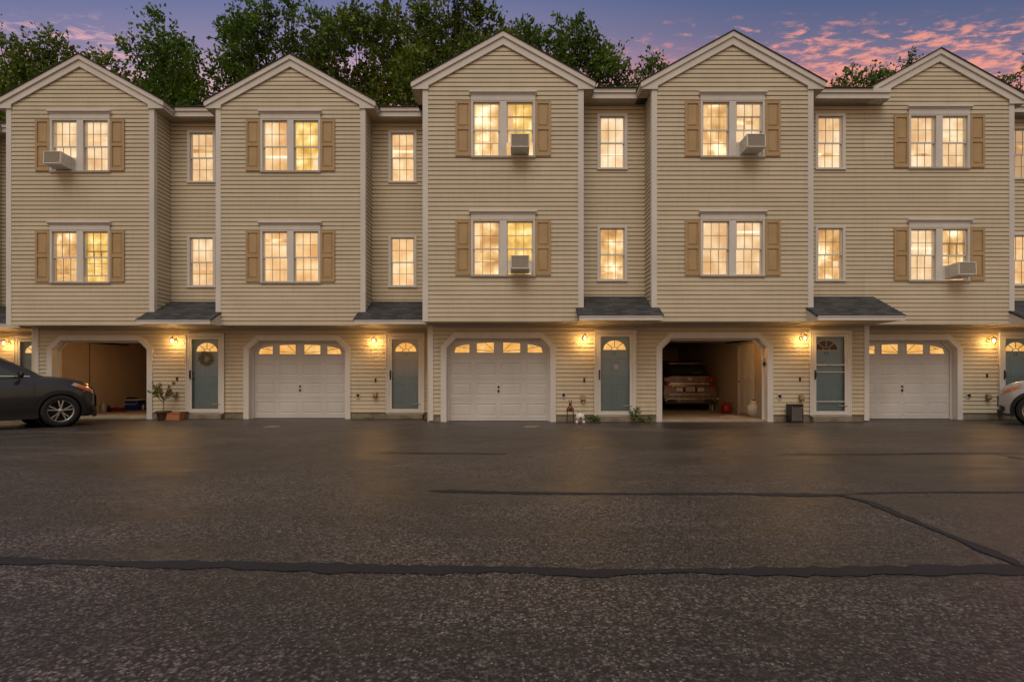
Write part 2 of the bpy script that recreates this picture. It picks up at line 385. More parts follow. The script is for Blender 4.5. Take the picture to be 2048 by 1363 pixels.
def patch(name, px, py, rx, ry, m, z):
    x, y = gp(px, py); mb = MB(); n = 28
    mb.face([(x+rx*math.cos(a)*(1+.16*math.sin(3*a+1)+.1*math.sin(7*a)), y+ry*math.sin(a)*(1+.2*math.sin(2*a)+.12*math.sin(5*a+2)), z) for a in (2*math.pi*i/n for i in range(n))])
    return tag(mb.build(name, m), kind='structure')
for px, lab in ((545, 'round pale valve cover in the asphalt before the garage door of the second gable'), (1062, 'round pale valve cover in the asphalt before the garage door of the middle gable')):
    x, y = gp(px, 853); mb = MB(); mb.lathe([(.0, .004), (.13, .005), (.145, .012), (.17, .012), (.185, .002)], (x, y, 0), n=28)
    tag(mb.build('valve_cover', 'cover'), lab, 'valve cover', 'valve covers in the asphalt')

# ------------------------------------------------------------------ house pieces
P = .733           # bay overhang
ZB = 2.56; ZS = 8.30; ZP = 9.73; SL = .551
def ident(u, dpt, z): return (u, -dpt, z)
def siding(mb, z0, z1, y, xl, xr, ops=(), fn=None, step=.11):
    if not callable(xl): a0 = xl; xl = lambda z: a0
    if not callable(xr): b0 = xr; xr = lambda z: b0
    fn = fn or (lambda u, dpt, z: (u, y-dpt, z))
    k = 0; za = z0
    while za < z1-1e-4:
        zb = min(za+step, z1)
        bp = {za, zb}
        if za+step-.021 < zb: bp.add(za+step-.021)
        for o in ops:
            for zz in o['bp']:
                if za+1e-4 < zz < zb-1e-4: bp.add(zz)
        bp = sorted(bp)
        for a, b in zip(bp, bp[1:]):
            mid = (a+b)/2
            cov = sorted([o for o in ops if o['z0'] < mid < o['z1']], key=lambda o: o['l'](mid))
            cur = (xl(a), xl(b)); pcs = []
            for o in cov:
                pcs.append((cur, (o['l'](a), o['l'](b)))); cur = (o['r'](a), o['r'](b))
            pcs.append((cur, (xr(a), xr(b))))
            gz = za+step-.021
            if a >= gz-1e-4: da = db = -.016
            else: da = .018-.012*(a-za)/step; db = .018-.012*(b-za)/step
            for (la, lb), (ra, rb) in pcs:
                if ra-la < .002 and rb-lb < .002: continue
                ra = max(ra, la); rb = max(rb, lb)
                mb.face([fn(la, da, a), fn(ra, da, a), fn(rb, db, b), fn(lb, db, b)])
                if a == za and ra-la > .002: mb.face([fn(la, -.016, a), fn(ra, -.016, a), fn(ra, .018, a), fn(la, .018, a)])
                if abs(b-gz) < 1e-4 and rb-lb > .002: mb.face([fn(lb, db, b), fn(rb, db, b), fn(rb, -.016, b), fn(lb, -.016, b)])
        za = zb; k += 1
def opening(x0, x1, z0, z1, ch=0):
    if ch:
        l = lambda z: x0+max(0, z-(z1-ch)); r = lambda z: x1-max(0, z-(z1-ch)); bp = [z0, z1-ch, z1]
    else:
        l = lambda z: x0; r = lambda z: x1; bp = [z0, z1]
    return dict(l=l, r=r, z0=z0, z1=z1, bp=bp)
def emboss(mb, x0, x1, z0, z1, y, d=.010, w=.022, e=.018):
    rings = []
    for ins, dd in ((0, 0), (w*.5, d), (w*.5+e, d), (w+e, .002)):
        rings.append([(x0+ins, y+dd, z0+ins), (x1-ins, y+dd, z0+ins), (x1-ins, y+dd, z1-ins), (x0+ins, y+dd, z1-ins)])
    for A, B in zip(rings, rings[1:]):
        for i in range(4): mb.face([A[i], A[(i+1) % 4], B[(i+1) % 4], B[i]])
    mb.face(rings[-1])
def panelled(mb, x0, x1, z0, z1, y, t, panels, **k):
    """slab front at y, back at y+t, with embossed panels [(x0,x1,z0,z1)] cut into the front"""
    xs = sorted({x0, x1, *[p[0] for p in panels], *[p[1] for p in panels]}); zs = sorted({z0, z1, *[p[2] for p in panels], *[p[3] for p in panels]})
    for a, b in zip(xs, xs[1:]):
        for c, d in zip(zs, zs[1:]):
            if any(p[0] <= a and b <= p[1] and p[2] <= c and d <= p[3] for p in panels): continue
            mb.face([(a, y, c), (b, y, c), (b, y, d), (a, y, d)])
    for p in panels: emboss(mb, *p, y, **k)
    mb.face([(x0, y, z0), (x0, y, z1), (x0, y+t, z1), (x0, y+t, z0)]); mb.face([(x1, y, z0), (x1, y+t, z0), (x1, y+t, z1), (x1, y, z1)])
    mb.face([(x0, y, z1), (x1, y, z1), (x1, y+t, z1), (x0, y+t, z1)]); mb.face([(x0, y, z0), (x0, y+t, z0), (x1, y+t, z0), (x1, y, z0)])
    mb.face([(x0, y+t, z0), (x0, y+t, z1), (x1, y+t, z1), (x1, y+t, z0)])
def sash(mb, x0, x1, z0, z1, y, cols=3, rows=2, st=.032, mw=.013):
    mb.box(x0, x0+st, y, y+.03, z0, z1); mb.box(x1-st, x1, y, y+.03, z0, z1)
    mb.box(x0+st, x1-st, y+.001, y+.029, z0, z0+st); mb.box(x0+st, x1-st, y+.001, y+.029, z1-st, z1)
    mm = MB()
    for i in range(1, cols):
        x = x0+st+(x1-x0-2*st)*i/cols; mm.box(x-mw/2, x+mw/2, y+.008, y+.020, z0+st, z1-st)
    for i in range(1, rows):
        z = z0+st+(z1-z0-2*st)*i/rows; mm.box(x0+st, x1-st, y+.0095, y+.0185, z-mw/2, z+mw/2)
    return mm
def curtain(mb, x0, x1, z0, z1, y, folds=True):
    n = 36; vs = []; ph = random.random()*6
    for i in range(n+1):
        x = x0+(x1-x0)*i/n; yy = y+(.012*math.sin(x*55+ph)+.006*math.sin(x*23+ph) if folds else 0)
        vs += [(x, yy, z0), (x, yy, z1)]
    mb.raw(vs, [(2*i, 2*i+2, 2*i+3, 2*i+1) for i in range(n)], True)
def glazed_unit(win, x0, x1, z0, z1, y, style, raised=0, back=.14):
    """a double-hung unit between x0..x1 (sash outer) z0..z1"""
    zm = (z0+z1)/2-.01
    up = MB(); mu = sash(up, x0, x1, zm-.02, z1, y+.015)
    so_ = up.build('sash', 'trim', win); mu_ = MB(); mu_.raw(mu.v, mu.f)
    lo = MB(); ml = sash(lo, x0, x1, z0+raised, zm+.02+raised, y+.05)
    lo.build('sash', 'trim', win)
    mu.raw(ml.v, ml.f); mu.build('muntin', 'muntin', win)
    gl = MB()
    gl.face([(x0+.02, y+.029, zm), (x1-.02, y+.029, zm), (x1-.02, y+.029, z1-.02), (x0+.02, y+.029, z1-.02)])
    gl.face([(x0+.02, y+.064, z0+raised+.02), (x1-.02, y+.064, z0+raised+.02), (x1-.02, y+.064, zm+raised), (x0+.02, y+.064, zm+raised)])
    gl.build('glass_pane', 'glass', win)
    c = MB(); yb = y+back
    folds = style.startswith('curtain')
    curtain(c, x0-.01, x1+.01, z0-.01, z1+.01, yb, folds and style != 'curtain_b')
    if style.startswith('room'):
        # added glowing bar and column that vary the room's brightness
        c.build('lit_room', style, win)
        b = MB(); r = random.Random(int((x0*13+z0*7)*100))
        h = r.uniform(.15, .55)
        b.box(x0+.05, x0+(x1-x0)*r.uniform(.45, .95), yb-.05, yb-.04, z0+h, z0+h+.04)
        b.box(x0+.03, x0+.16, yb-.045, yb-.035, z0+.02, z1-.02) if r.random() < .5 else b.box(x1-.18, x1-.05, yb-.045, yb-.035, z0+.02, z0+h)
        b.build('curtain', 'curtain_a', win)
    else:
        c.build('curtain' if folds else 'blind', style, win)
        r = random.Random(int((x0*31+z0*17+y*5)*100))
        if r.random() < .6:     # added glowing band that varies the window's brightness
            b = MB(); h = r.choice([.25, .62, .80])*(z1-z0)
            b.box(x0+.03, x1-.03, yb-.045, yb-.038, z0+h, z0+h+r.uniform(.05, .12)); b.build('glow_band', r.choice(['box_glow', 'room_a', 'curtain_a']), win)
def twin_window(root, cx, zs, y, styles, raised=(0, 0)):
    mb = MB()
    f = .80
    mb.box(cx-f, cx-.745, y-.042, y+.0, zs+.045, zs+1.42); mb.box(cx+.745, cx+f, y-.042, y, zs+.045, zs+1.42)
    mb.box(cx-.085, cx+.085, y-.038, y+.015, zs+.045, zs+1.42)
    mb.box(cx-.745, cx-.085, y-.040, y, zs+1.385, zs+1.42); mb.box(cx+.085, cx+.745, y-.040, y, zs+1.385, zs+1.42)
    mb.box(cx-f, cx+f, y-.048, y, zs+1.42, zs+1.545)
    mb.prism([(y, zs+1.545), (y-.052, zs+1.545), (y-.075, zs+1.59), (y-.105, zs+1.60), (y-.105, zs+1.635), (y, zs+1.645)], cx-f-.04, cx+f+.04, 'x')
    mb.prism([(y, zs), (y-.05, zs), (y-.065, zs+.045), (y, zs+.05)], cx-f-.005, cx+f+.005, 'x')
    for s in (-1, 1):   # reveals
        a, b = sorted((cx+s*.745, cx+s*.085))
        mb.face([(a, y, zs+.04), (a, y, zs+1.39), (a, y+.2, zs+1.39), (a, y+.2, zs+.04)]); mb.face([(b, y, zs+.04), (b, y+.2, zs+.04), (b, y+.2, zs+1.39), (b, y, zs+1.39)])
        mb.face([(a, y, zs+.045), (a, y+.2, zs+.045), (b, y+.2, zs+.045), (b, y, zs+.045)]); mb.face([(a, y, zs+1.39), (b, y, zs+1.39), (b, y+.2, zs+1.39), (a, y+.2, zs+1.39)])
    win = mb.build('window', 'trim', root, bevel=.004)
    glazed_unit(win, cx-.742, cx-.088, zs+.048, zs+1.384, y, styles[0], raised[0])
    glazed_unit(win, cx+.088, cx+.742, zs+.048, zs+1.384, y, styles[1], raised[1])
    for s in (-1, 1):   # shutters
        sh = MB(); a, b = sorted((cx+s*(f+.004), cx+s*(f+.385))); z0, z1 = zs+.043, zs+1.415; zm = zs+.735
        rails = [(z0, z0+.09), (zm-.04, zm+.04), (z1-.075, z1)]
        sh.box(a, a+.055, y-.045, y-.012, z0, z1); sh.box(b-.055, b, y-.045, y-.012, z0, z1)
        for r0, r1 in rails: sh.box(a+.055, b-.055, y-.043, y-.013, r0, r1)
        for p0, p1 in ((z0+.09, zm-.04), (zm+.04, z1-.075)):
            sh.face([(a+.055, y-.020, p0), (b-.055, y-.020, p0), (b-.055, y-.020, p1), (a+.055, y-.020, p1)])
            i = .022
            A = [(a+.055+i, y-.020, p0+i), (b-.055-i, y-.020, p0+i), (b-.055-i, y-.020, p1-i), (a+.055+i, y-.020, p1-i)]
            j = i+.022; B = [(a+.055+j, y-.034, p0+j), (b-.055-j, y-.034, p0+j), (b-.055-j, y-.034, p1-j), (a+.055+j, y-.034, p1-j)]
            for q in range(4): sh.face([A[q], A[(q+1) % 4], B[(q+1) % 4], B[q]])
            sh.face(B)
        sh.build('shutter', 'shutter', root)
    return opening(cx-.76, cx+.76, zs+.03, zs+1.43)
def single_window(root, cx, zs, y, style):
    mb = MB(); f = .397; g_ = .322
    mb.box(cx-f, cx-g_, y-.036, y, zs+.05, zs+1.475); mb.box(cx+g_, cx+f, y-.036, y, zs+.05, zs+1.475)
    mb.box(cx-g_, cx+g_, y-.035, y, zs+1.40, zs+1.474); mb.box(cx-f-.005, cx+f+.005, y-.05, y, zs, zs+.05)
    mb.face([(cx-g_, y, zs), (cx-g_, y, zs+1.4), (cx-g_, y+.2, zs+1.4), (cx-g_, y+.2, zs)]); mb.face([(cx+g_, y, zs), (cx+g_, y+.2, zs), (cx+g_, y+.2, zs+1.4), (cx+g_, y, zs+1.4)])
    mb.face([(cx-g_, y, zs+.05), (cx-g_, y+.2, zs+.05), (cx+g_, y+.2, zs+.05), (cx+g_, y, zs+.05)])
    win = mb.build('window', 'trim', root, bevel=.004)
    glazed_unit(win, cx-g_, cx+g_, zs+.052, zs+1.398, y, style)
    return opening(cx-g_-.02, cx+g_+.02, zs+.03, zs+1.42)
def text_mesh(s, size, name, m, parent, loc, align='CENTER'):
    cu = bpy.data.curves.new('t', 'FONT'); cu.body = s; cu.size = size; cu.extrude = .003; cu.align_x = align; cu.align_y = 'CENTER'
    t = bpy.data.objects.new('t', cu); C.objects.link(t)
    dg = bpy.context.evaluated_depsgraph_get(); me = bpy.data.meshes.new_from_object(t.evaluated_get(dg))
    bpy.data.objects.remove(t)
    me.transform(Matrix.Rotation(R(90), 4, 'X')); me.materials.clear(); me.materials.append(M[m]); me.name = name
    o = bpy.data.objects.new(name, me); C.objects.link(o); o.parent = parent; o.location = loc; return o
def ellipse(cx, cz, a, b, t0=0, t1=180, n=20):
    return [(cx+a*math.cos(R(t0+(t1-t0)*i/n)), cz+b*math.sin(R(t0+(t1-t0)*i/n))) for i in range(n+1)]
def entry(root, d0, d1, y, number, glow=True, split=False, note=False):
    """entrance: casing, slate door with fanlight, white storm door. d0..d1 casing outer"""
    z0, z1 = .165, 2.385
    cs = MB()
    cs.box(d0, d0+.085, y-.05, y+.10, z0, z1); cs.box(d1-.085, d1, y-.05, y+.10, z0, z1); cs.box(d0+.085, d1-.085, y-.049, y+.10, z1-.085, z1)
    cs.box(d0-.012, d0+.02, y-.062, y-.05, z0, z1+.012); cs.box(d1-.02, d1+.012, y-.062, y-.05, z0, z1+.012); cs.box(d0+.02, d1-.02, y-.061, y-.05, z1-.02, z1+.012)
    cs.build('door_frame', 'trim', root, bevel=.004)
    a, b = d0+.087, d1-.087; c = (a+b)/2
    dr = MB(); zt = z1-.09; zb = z0+.02
    px = .12; m_ = .05
    pn = [(a+px, c-m_, .42, .98), (c+m_, b-px, .42, .98), (a+px, c-m_, 1.12, 1.66), (c+m_, b-px, 1.12, 1.66)]
    panelled(dr, a, b, zb, zt, y+.07, .045, pn, d=.008, w=.03, e=.02)
    door = dr.build('door', 'door', root)
    cz = 1.885; A, B = .295, .245; fy = y+.07
    cx = c if not split else c-.06
    fr = MB(); o_ = ellipse(cx, cz, A+.03, B+.03); i_ = ellipse(cx, cz, A, B)
    for k in range(len(o_)-1): fr.prism([o_[k], o_[k+1], i_[k+1], i_[k]], fy-.014, fy)
    fr.prism([(cx-A-.03, cz-.03), (cx+A+.03, cz-.03), (cx+A+.03, cz), (cx-A-.03, cz)], fy-.014, fy)
    fm = 'peach' if split else 'door'
    fo = fr.build('fanlight', fm, door)
    sp = MB()
    for an in (45, 90, 135):
        ca, sa = math.cos(R(an)), math.sin(R(an))
        sp.bar((cx+.10*ca, fy-.008, cz+.09*sa), (cx+A*ca, fy-.008, cz+B*sa), .020 if split else .014, .010)
    inr = ellipse(cx, cz, .10, .075, n=10); inn = ellipse(cx, cz, .083, .06, n=10)
    for k in range(10): sp.prism([inr[k], inr[k+1], inn[k+1], inn[k]], fy-.013, fy-.003)
    sp.build('fan_muntin', 'peach' if split else 'muntin_dark', door)
    pnm = MB(); pnm.face([(p[0], fy-.002, p[1]) for p in ellipse(cx, cz, A, B)])
    pnm.build('fan_pane', 'fan_glow' if glow else 'dark_room', door)
    if number: text_mesh(number, .125, 'number', 'number', door, (cx, fy-.006, 1.79))
    kn = MB(); kn.lathe([(0, -.05), (.02, -.048), (.026, -.03), (.014, -.012), (.03, -.002), (.03, 0)], (a+.06, fy, 1.12), 'y', 14)
    kn.lathe([(0, -.03), (.022, -.028), (.026, -.004), (.026, 0)], (a+.06, fy, 1.27), 'y', 14); kn.build('doorknob', 'dark_metal', door)
    if note:
        nb = MB(); nb.box(c-.01, c+.10, fy-.003, fy-.0005, 1.38, 1.50); nb.box(c+.005, c+.085, fy-.0045, fy-.003, 1.40, 1.445)
        nb.build('note', 'paper', door)
    # storm door
    sd = MB(); y0, y1 = y-.045, y-.012; s = .075
    sd.box(a, a+s, y0, y1, zb, zt); sd.box(b-s, b, y0, y1, zb, zt)
    sd.box(a+s, b-s, y0+.001, y1-.001, zt-s, zt); sd.box(a+s, b-s, y0+.001, y1-.001, zb, zb+.095)
    if split:
        sd.box(a+s, b-s, y0+.002, y1-.002, 1.47, 1.50); sd.box(a+s, b-s, y0+.004, y1-.004, 1.29, 1.31); sd.box(a+s, b-s, y0+.004, y1-.004, .52, .54)
    st = sd.build('storm_door', 'trim', root, bevel=.004)
    gl = MB(); gl.face([(a+s, y-.028, zb+.09), (b-s, y-.028, zb+.09), (b-s, y-.028, zt-s), (a+s, y-.028, zt-s)]); gl.build('glass_pane', 'glass', st)
    hn = MB(); hx = a+s/2; hn.box(hx-.016, hx+.016, y0-.012, y0, 1.10, 1.36)
    hn.tube([(hx, y0-.01, 1.33), (hx, y0-.05, 1.31), (hx, y0-.05, 1.17), (hx, y0-.01, 1.14)], .011, 8); hn.build('handle', 'black', st)
    cl = MB(); cl.tube([(b-.03, y0-.02, .42), (b-.24, y0-.006, .42)], .012, 8); cl.build('closer', 'grey', st)
    # sill and concrete step
    sl_ = MB(); sl_.box(d0+.01, d1-.01, y-.085, y+.1, z0-.03, z0+.018); sl_.build('door_sill', 'grey', root)
    stp = MB(); stp.box(d0+.03, d1-.02, y-.16, y, 0, .128); stp.build('doorstep', 'concrete', root, bevel=.015)
    return opening(d0+.04, d1-.04, .0, z1-.04)
def fan_top(x):   # arch over the four lights of a garage door
    return .05+.215*math.sqrt(max(0, 1-(abs(x)/1.22)**2.2))
def garage(root, g0, g1, y, is_open, ztop=2.335):
    """g0..g1 outer casing"""
    ch = .36; t = .15
    o = [(g0, 0), (g0, ztop-ch), (g0+ch, ztop), (g1-ch, ztop), (g1, ztop-ch), (g1, 0)]
    k = t*math.tan(R(22.5))
    i = [(g0+t, 0), (g0+t, ztop-ch-k*0-.0+.0), (g0+ch+k*.55, ztop-t), (g1-ch-k*.55, ztop-t), (g1-t, ztop-ch), (g1-t, 0)]
    i[1] = (g0+t, ztop-t-(ch+k*.55-t)); i[4] = (g1-t, ztop-t-(ch+k*.55-t))
    cs = MB()
    for a in range(5):
        cs.prism([o[a], o[a+1], i[a+1], i[a]], y-.045, y+.02)
        # jamb reveal
        cs.face([(i[a][0], y+.02, i[a][1]), (i[a+1][0], y+.02, i[a+1][1]), (i[a+1][0], y+.30, i[a+1][1]), (i[a][0], y+.30, i[a][1])])
    # rear lip of the jamb
    s_ = .045
    for a in range(5):
        def ins(p, q=s_): return (p[0]+(q if p[0] < (g0+g1)/2 else -q), p[1]-(q if p[1] > ztop-.5 else 0))
        cs.prism([i[a], i[a+1], ins(i[a+1]), ins(i[a])], y+.16, y+.19)
    cs.build('garage_frame', 'trim', root)
    x0, x1 = g0+t, g1-t; cx = (g0+g1)/2; zt = ztop-t
    if not is_open:
        yd = y+.20; h = (zt-.04)/4+.005
        gd = MB(); xo0, xo1 = x0-.05, x1+.05; W_ = xo1-xo0
        for r in range(4):
            z0 = .035+r*h; z1 = z0+h-.006
            if r < 3:
                pw = .53; pn = []
                for q in range(4):
                    pc = cx+(-1.5+q)*(x1-x0-.05)/4; pn.append((pc-pw/2, pc+pw/2, z0+.10, z1-.11))
                panelled(gd, xo0, xo1, z0, z1, yd, .04, pn, d=.009, w=.028, e=.014)
            else: gd.box(xo0, xo1, yd, yd+.04, z0, z1+.06)
            gd.box(xo0, xo1, yd+.008, yd+.03, z1, z1+.006)
        gd.box(xo0, xo1, yd-.004, yd+.03, .012, .035)
        door = gd.build('garage_door', 'garage_door', root)
        zb = .035+3*h+.16
        for q, (a, b) in enumerate(((-1.17, -.775), (-.575, -.125), (.125, .575), (.775, 1.17))):
            n = 10; xs = [a+(b-a)*j/n for j in range(n+1)]
            top = [(cx+x, zb+(fan_top(x) if abs(x) < 1.15 else .012)) for x in xs]
            pl = [(cx+a, zb), (cx+b, zb)]+top[::-1]
            p = MB(); p.face([(u, yd-.003, v) for u, v in pl]); p.build('window_pane', 'fan_glow', door)
            f = MB()
            cxm = cx+(a+b)/2; czm = zb+.1
            rim = [(u+(.02 if u > cxm else -.02), v+(.02 if v > zb+.001 else -.02)) for u, v in pl]
            for j in range(len(pl)):
                jj = (j+1) % len(pl); f.prism([rim[j], rim[jj], pl[jj], pl[j]], yd-.012, yd)
            f.build('window_trim', 'garage_door', door)
            m_ = MB(); sg = 1 if a < 0 else -1
            X = lambda v: cx+v
            if abs(a+b) > 1.5:  # outer light
                xi = b if a < 0 else a; xo = a if a < 0 else b
                m_.bar((X(xi), yd-.006, zb+.105), (X(xi+(xo-xi)*.72), yd-.006, zb+.15), .013, .008)
                m_.bar((X(xi+(xo-xi)*.45), yd-.006, zb+.138), (X(xi+(xo-xi)*.04), yd-.006, zb+.20), .012, .0075)
            else:
                xi = b if a < 0 else a; xo = a if a < 0 else b
                m_.bar((X(xi), yd-.006, zb+.03), (X(xo), yd-.006, zb+.075), .013, .008)
                m_.bar((X(xi), yd-.006, zb+.045), (X(xi+(xo-xi)*.5), yd-.006, zb+.25), .012, .0075)
            m_.build('sunburst_muntin', 'muntin', door)
        hd = MB(); hz = .035+1*h+h*.42
        hd.lathe([(0, -.03), (.022, -.026), (.03, 0)], (cx, yd, hz+.10), 'y', 12)
        hd.lathe([(0, -.02), (.026, -.016), (.03, 0)], (cx, yd, hz), 'y', 12); hd.bar((cx-.012, yd-.03, hz-.05), (cx+.008, yd-.03, hz+.03), .02, .015)
        hd.build('handle', 'dark_metal', door)
    return opening(g0+.05, g1-.05, 0, ztop-.05, ch-.03), (x0, x1, zt)
def house(name, X0, Yw, W, Mw, label, garage_x, g_open, door_x, number, wins, singles, gw0, gw1, canopy, glow=True, split=False, note=False,
          left_post=True, fascia_x=None, raised=((0, 0), (0, 0)), depth=9.2, right_corner=False, gwall_left_corner=False, bay_cx=None):
    root = thing(name, (X0, Yw, 0), label, 'house', 'attached gabled townhouses in a row')
    cx = W/2 if bay_cx is None else bay_cx
    # windows
    o1 = twin_window(root, cx, 6.61, -P, wins[0], raised[0]); o2 = twin_window(root, cx, 3.655, -P, wins[1], raised[1])
    s1 = single_window(root, W+.865, 6.59, 0, singles[0]); s2 = single_window(root, W+.865, 3.665, 0, singles[1])
    od = entry(root, door_x[0], door_x[1], 0, number, glow, split, note)
    og, (ix0, ix1, izt) = garage(root, garage_x[0], garage_x[1], 0, g_open)
    # siding walls
    wl = MB()
    siding(wl, .185, ZB, 0, gw0, gw1, [og, od])
    siding(wl, ZB, ZS+.02, 0, W-.02, gw1 if Mw > gw1 else Mw+.03, [s1, s2])
    hw = W/2
    top = lambda z: max(0, min(hw, (ZP-.16-z)/SL))
    siding(wl, ZB, ZP-.17, -P, lambda z: hw-top(z), lambda z: hw+top(z), [o1, o2])
    for x, sg in ((0, -1), (W, 1)):
        siding(wl, ZB, ZS+.02, 0, -P, 0, (), fn=lambda u, dp, z, x=x, sg=sg: (x+sg*dp, u, z))
    wl.box(-.0, W, -P-.018, -P+.01, ZB-.012, ZB+.02)
    wl.build('siding_wall', 'siding', root)
    # shell behind the siding: sides, back
    sh = MB()
    sh.box(-.02 if gw0 >= 0 else gw0, .06, .02, depth, 0, ZS); sh.box(Mw-.06, Mw+.0, .02, depth, 0, ZS); sh.box(.06, Mw-.06, depth-.1, depth, 0, ZS)
    sh.build('shell_wall', 'siding', root)
    fd = MB()
    for a, b in ((gw0, garage_x[0]+.03), (garage_x[1]-.03, door_x[0]+.04), (door_x[1]-.03, gw1)):
        if b-a > .03: fd = MB(); fd.box(a, b, .012, .2, -.02, .19); fd.build('foundation', 'concrete', root)
    fd = MB(); fd.box(door_x[0]+.04, door_x[1]-.03, .012, .2, -.02, .14)
    fd.build('foundation', 'concrete', root)
    # corner boards
    cb = MB(); t = .022
    for x, s in ((0, 1), (W, -1)):
        if x == 0 and not left_post: continue
        cb = MB(); a, b = sorted((x-s*t, x+s*.115)); cb.box(a, b, -P-t, -P-.001, ZB-.01, ZS+.01)
        a, b = sorted((x-s*t, x-s*.001)); cb.box(a, b, -P-.001, -P+.11, ZB-.01, ZS+.01); cb.build('corner_board', 'trim', root)
    cb = MB(); cb.box(gw0-.02, gw0+.10, -.03, -.001, .03, ZB-.005) if gwall_left_corner else None
    if gwall_left_corner: cb.box(gw0-.02, gw0-.0, -.001, .9, .03, ZB-.005)
    if cb.v: cb.build('corner_board', 'trim', root); cb = MB()
    if right_corner:
        cb.box(gw1-.11, gw1+.02, -.03, -.001, .03, ZB-.005); cb.box(gw1, gw1+.02, -.001, .72, .03, ZB-.005)
    if cb.v: cb.build('corner_board', 'trim', root, bevel=.003)
    # soffits
    sf = MB()
    def soffit(x0, x1, y0, y1, z, along='y'):
        if along == 'y':
            n = max(1, int((x1-x0)/.10)); q = (x1-x0)/n
            for i_ in range(n):
                a = x0+i_*q; sf.face([(a+.006, y0, z), (a+.006, y1, z), (a+q-.006, y1, z), (a+q-.006, y0, z)]); sf.face([(a-.006, y0, z+.01), (a-.006, y1, z+.01), (a+.008, y1, z+.01), (a+.008, y0, z+.01)])
        else:
            n = max(1, int((y1-y0)/.10)); q = (y1-y0)/n
            for i_ in range(n):
                a = y0+i_*q; sf.face([(x0, a+.006, z), (x0, a+q-.006, z), (x1, a+q-.006, z), (x1, a+.006, z)]); sf.face([(x0, a-.006, z+.01), (x0, a+.008, z+.01), (x1, a+.008, z+.01), (x1, a-.006, z+.01)])
    soffit(0, W, -P, 0, ZB-.008); sf.build('soffit', 'soffit', root); sf = MB()
    fx0, fx1 = (W+.27, Mw-.27) if fascia_x is None else fascia_x
    soffit(W, fx1+(.27 if fascia_x is None else 0), -.33, 0, ZS); sf.build('soffit', 'soffit', root); sf = MB()
    soffit(W, W+.27, -P-.05, -.33, ZS, 'x'); sf.build('soffit', 'soffit', root); sf = MB()
    if left_post: soffit(-.27, 0, -P-.05, .0, ZS, 'x')
    if sf.v: sf.build('soffit', 'soffit', root)
    # gable trim
    gt = MB(); o = .27; y0, y1 = -P-.055, -P-.018
    for s in (1, -1):
        X = lambda v: hw+s*v
        ztip = ZP-SL*(hw+o)
        gt.prism([(X(0), ZP-.13), (X(hw+o), ztip-.13), (X(hw+o), ZS), (X(hw-.13), ZS), (X(hw-.13), ZP-.32-SL*(hw-.13)), (X(0), ZP-.32)], y0, y1)
        gt.prism([(X(0), ZP), (X(hw+o+.035), ztip-SL*.035), (X(hw+o+.035), ztip-.115-SL*.035), (X(hw+o), ztip-.14), (X(0), ZP-.135)], y0-.035, y1)
        # side eave fascia running back
        xa, xb = sorted((X(hw+o-.02), X(hw+o)))
        if s == 1 or left_post:
            gt.box(xa, xb, y1, -.33 if s == 1 else 0, ZS, ztip-.12); xa, xb = sorted((X(hw+o-.01), X(hw+o+.035)))
            gt.box(xa, xb, y1, -.35 if s == 1 else 0, ztip-.13, ztip-.005)
    gt.build('rake_board', 'trim', root, bevel=.004)
    fa = MB()
    fa.box(fx0, fx1, -.33, -.31, ZS, 8.44); fa.box(fx0, fx1, -.365, -.31, 8.438, 8.545)
    if fascia_x is not None: fa.box(fx1-.02, fx1, -.31, 0, ZS, 8.5)
    fa.build('eave_fascia', 'trim', root, bevel=.004)
    # roofs
    rf = MB()
    for s in (1, -1):
        X = lambda v: hw+s*v
        e = hw+o+.06
        A = [(X(-.0), ZP+.022), (X(e), ZP-SL*e+.022), (X(e), ZP-SL*e-.004), (X(0), ZP-.004)]
        rf.prism(A, -P-.11, 3.4)
    zr = 8.56; sl2 = .38; dm = depth/2
    rf.face([(-.0, -.40, zr), (Mw, -.40, zr), (Mw, dm, zr+sl2*(dm+.4)), (0, dm, zr+sl2*(dm+.4))]); rf.face([(0, depth+.4, zr), (0, dm, zr+sl2*(dm+.4)), (Mw, dm, zr+sl2*(dm+.4)), (Mw, depth+.4, zr)])
    rf.face([(0, -.40, zr-.02), (Mw, -.40, zr-.02), (Mw, -.40, zr+.0), (0, -.40, zr+.0)])
    for x in (0, Mw): rf.face([(x, 0, ZS), (x, depth, ZS), (x, depth+.4, zr), (x, dm, zr+sl2*(dm+.4)), (x, -.4, zr)])
    rf.face([(0, -.3, ZS+.03), (Mw, -.3, ZS+.03), (Mw, depth+.3, ZS+.03), (0, depth+.3, ZS+.03)])
    rf.build('roof', 'shingle', root)
    # porch canopy
    c0, c1 = canopy[:2]; hip0, hip1 = canopy[2:4]; yf = -1.22; zt, ze = 3.28, 2.65; th = .02
    can = MB(); rows = 9
    for i_ in range(rows):
        t0, t1 = i_/rows, (i_+1)/rows
        ya, yb = yf*(1-t0), yf*(1-t1); za, zb = ze+(zt-ze)*t0, ze+(zt-ze)*t1
        can.raw([(c0, ya, za+.014), (c1, ya, za+.014), (c1, yb, zb+.004), (c0, yb, zb+.004), (c0, ya, za), (c1, ya, za)], [(0, 1, 2, 3), (4, 5, 1, 0)])
    can.prism([(yf, ze), (0, zt), (0, zt-.05), (yf, ze-.03)], c0, c1, 'x')
    cn = can.build('porch_roof', 'shingle', root)
    gt2 = MB()
    gt2.prism([(yf-.02, ze-.012), (yf-.02, ze-.035), (yf-.006, ze-.05), (yf-.006, ZB-.03), (yf+.03, ZB-.03), (yf+.03, ze-.02)], c0+.03, c1-.03, 'x')
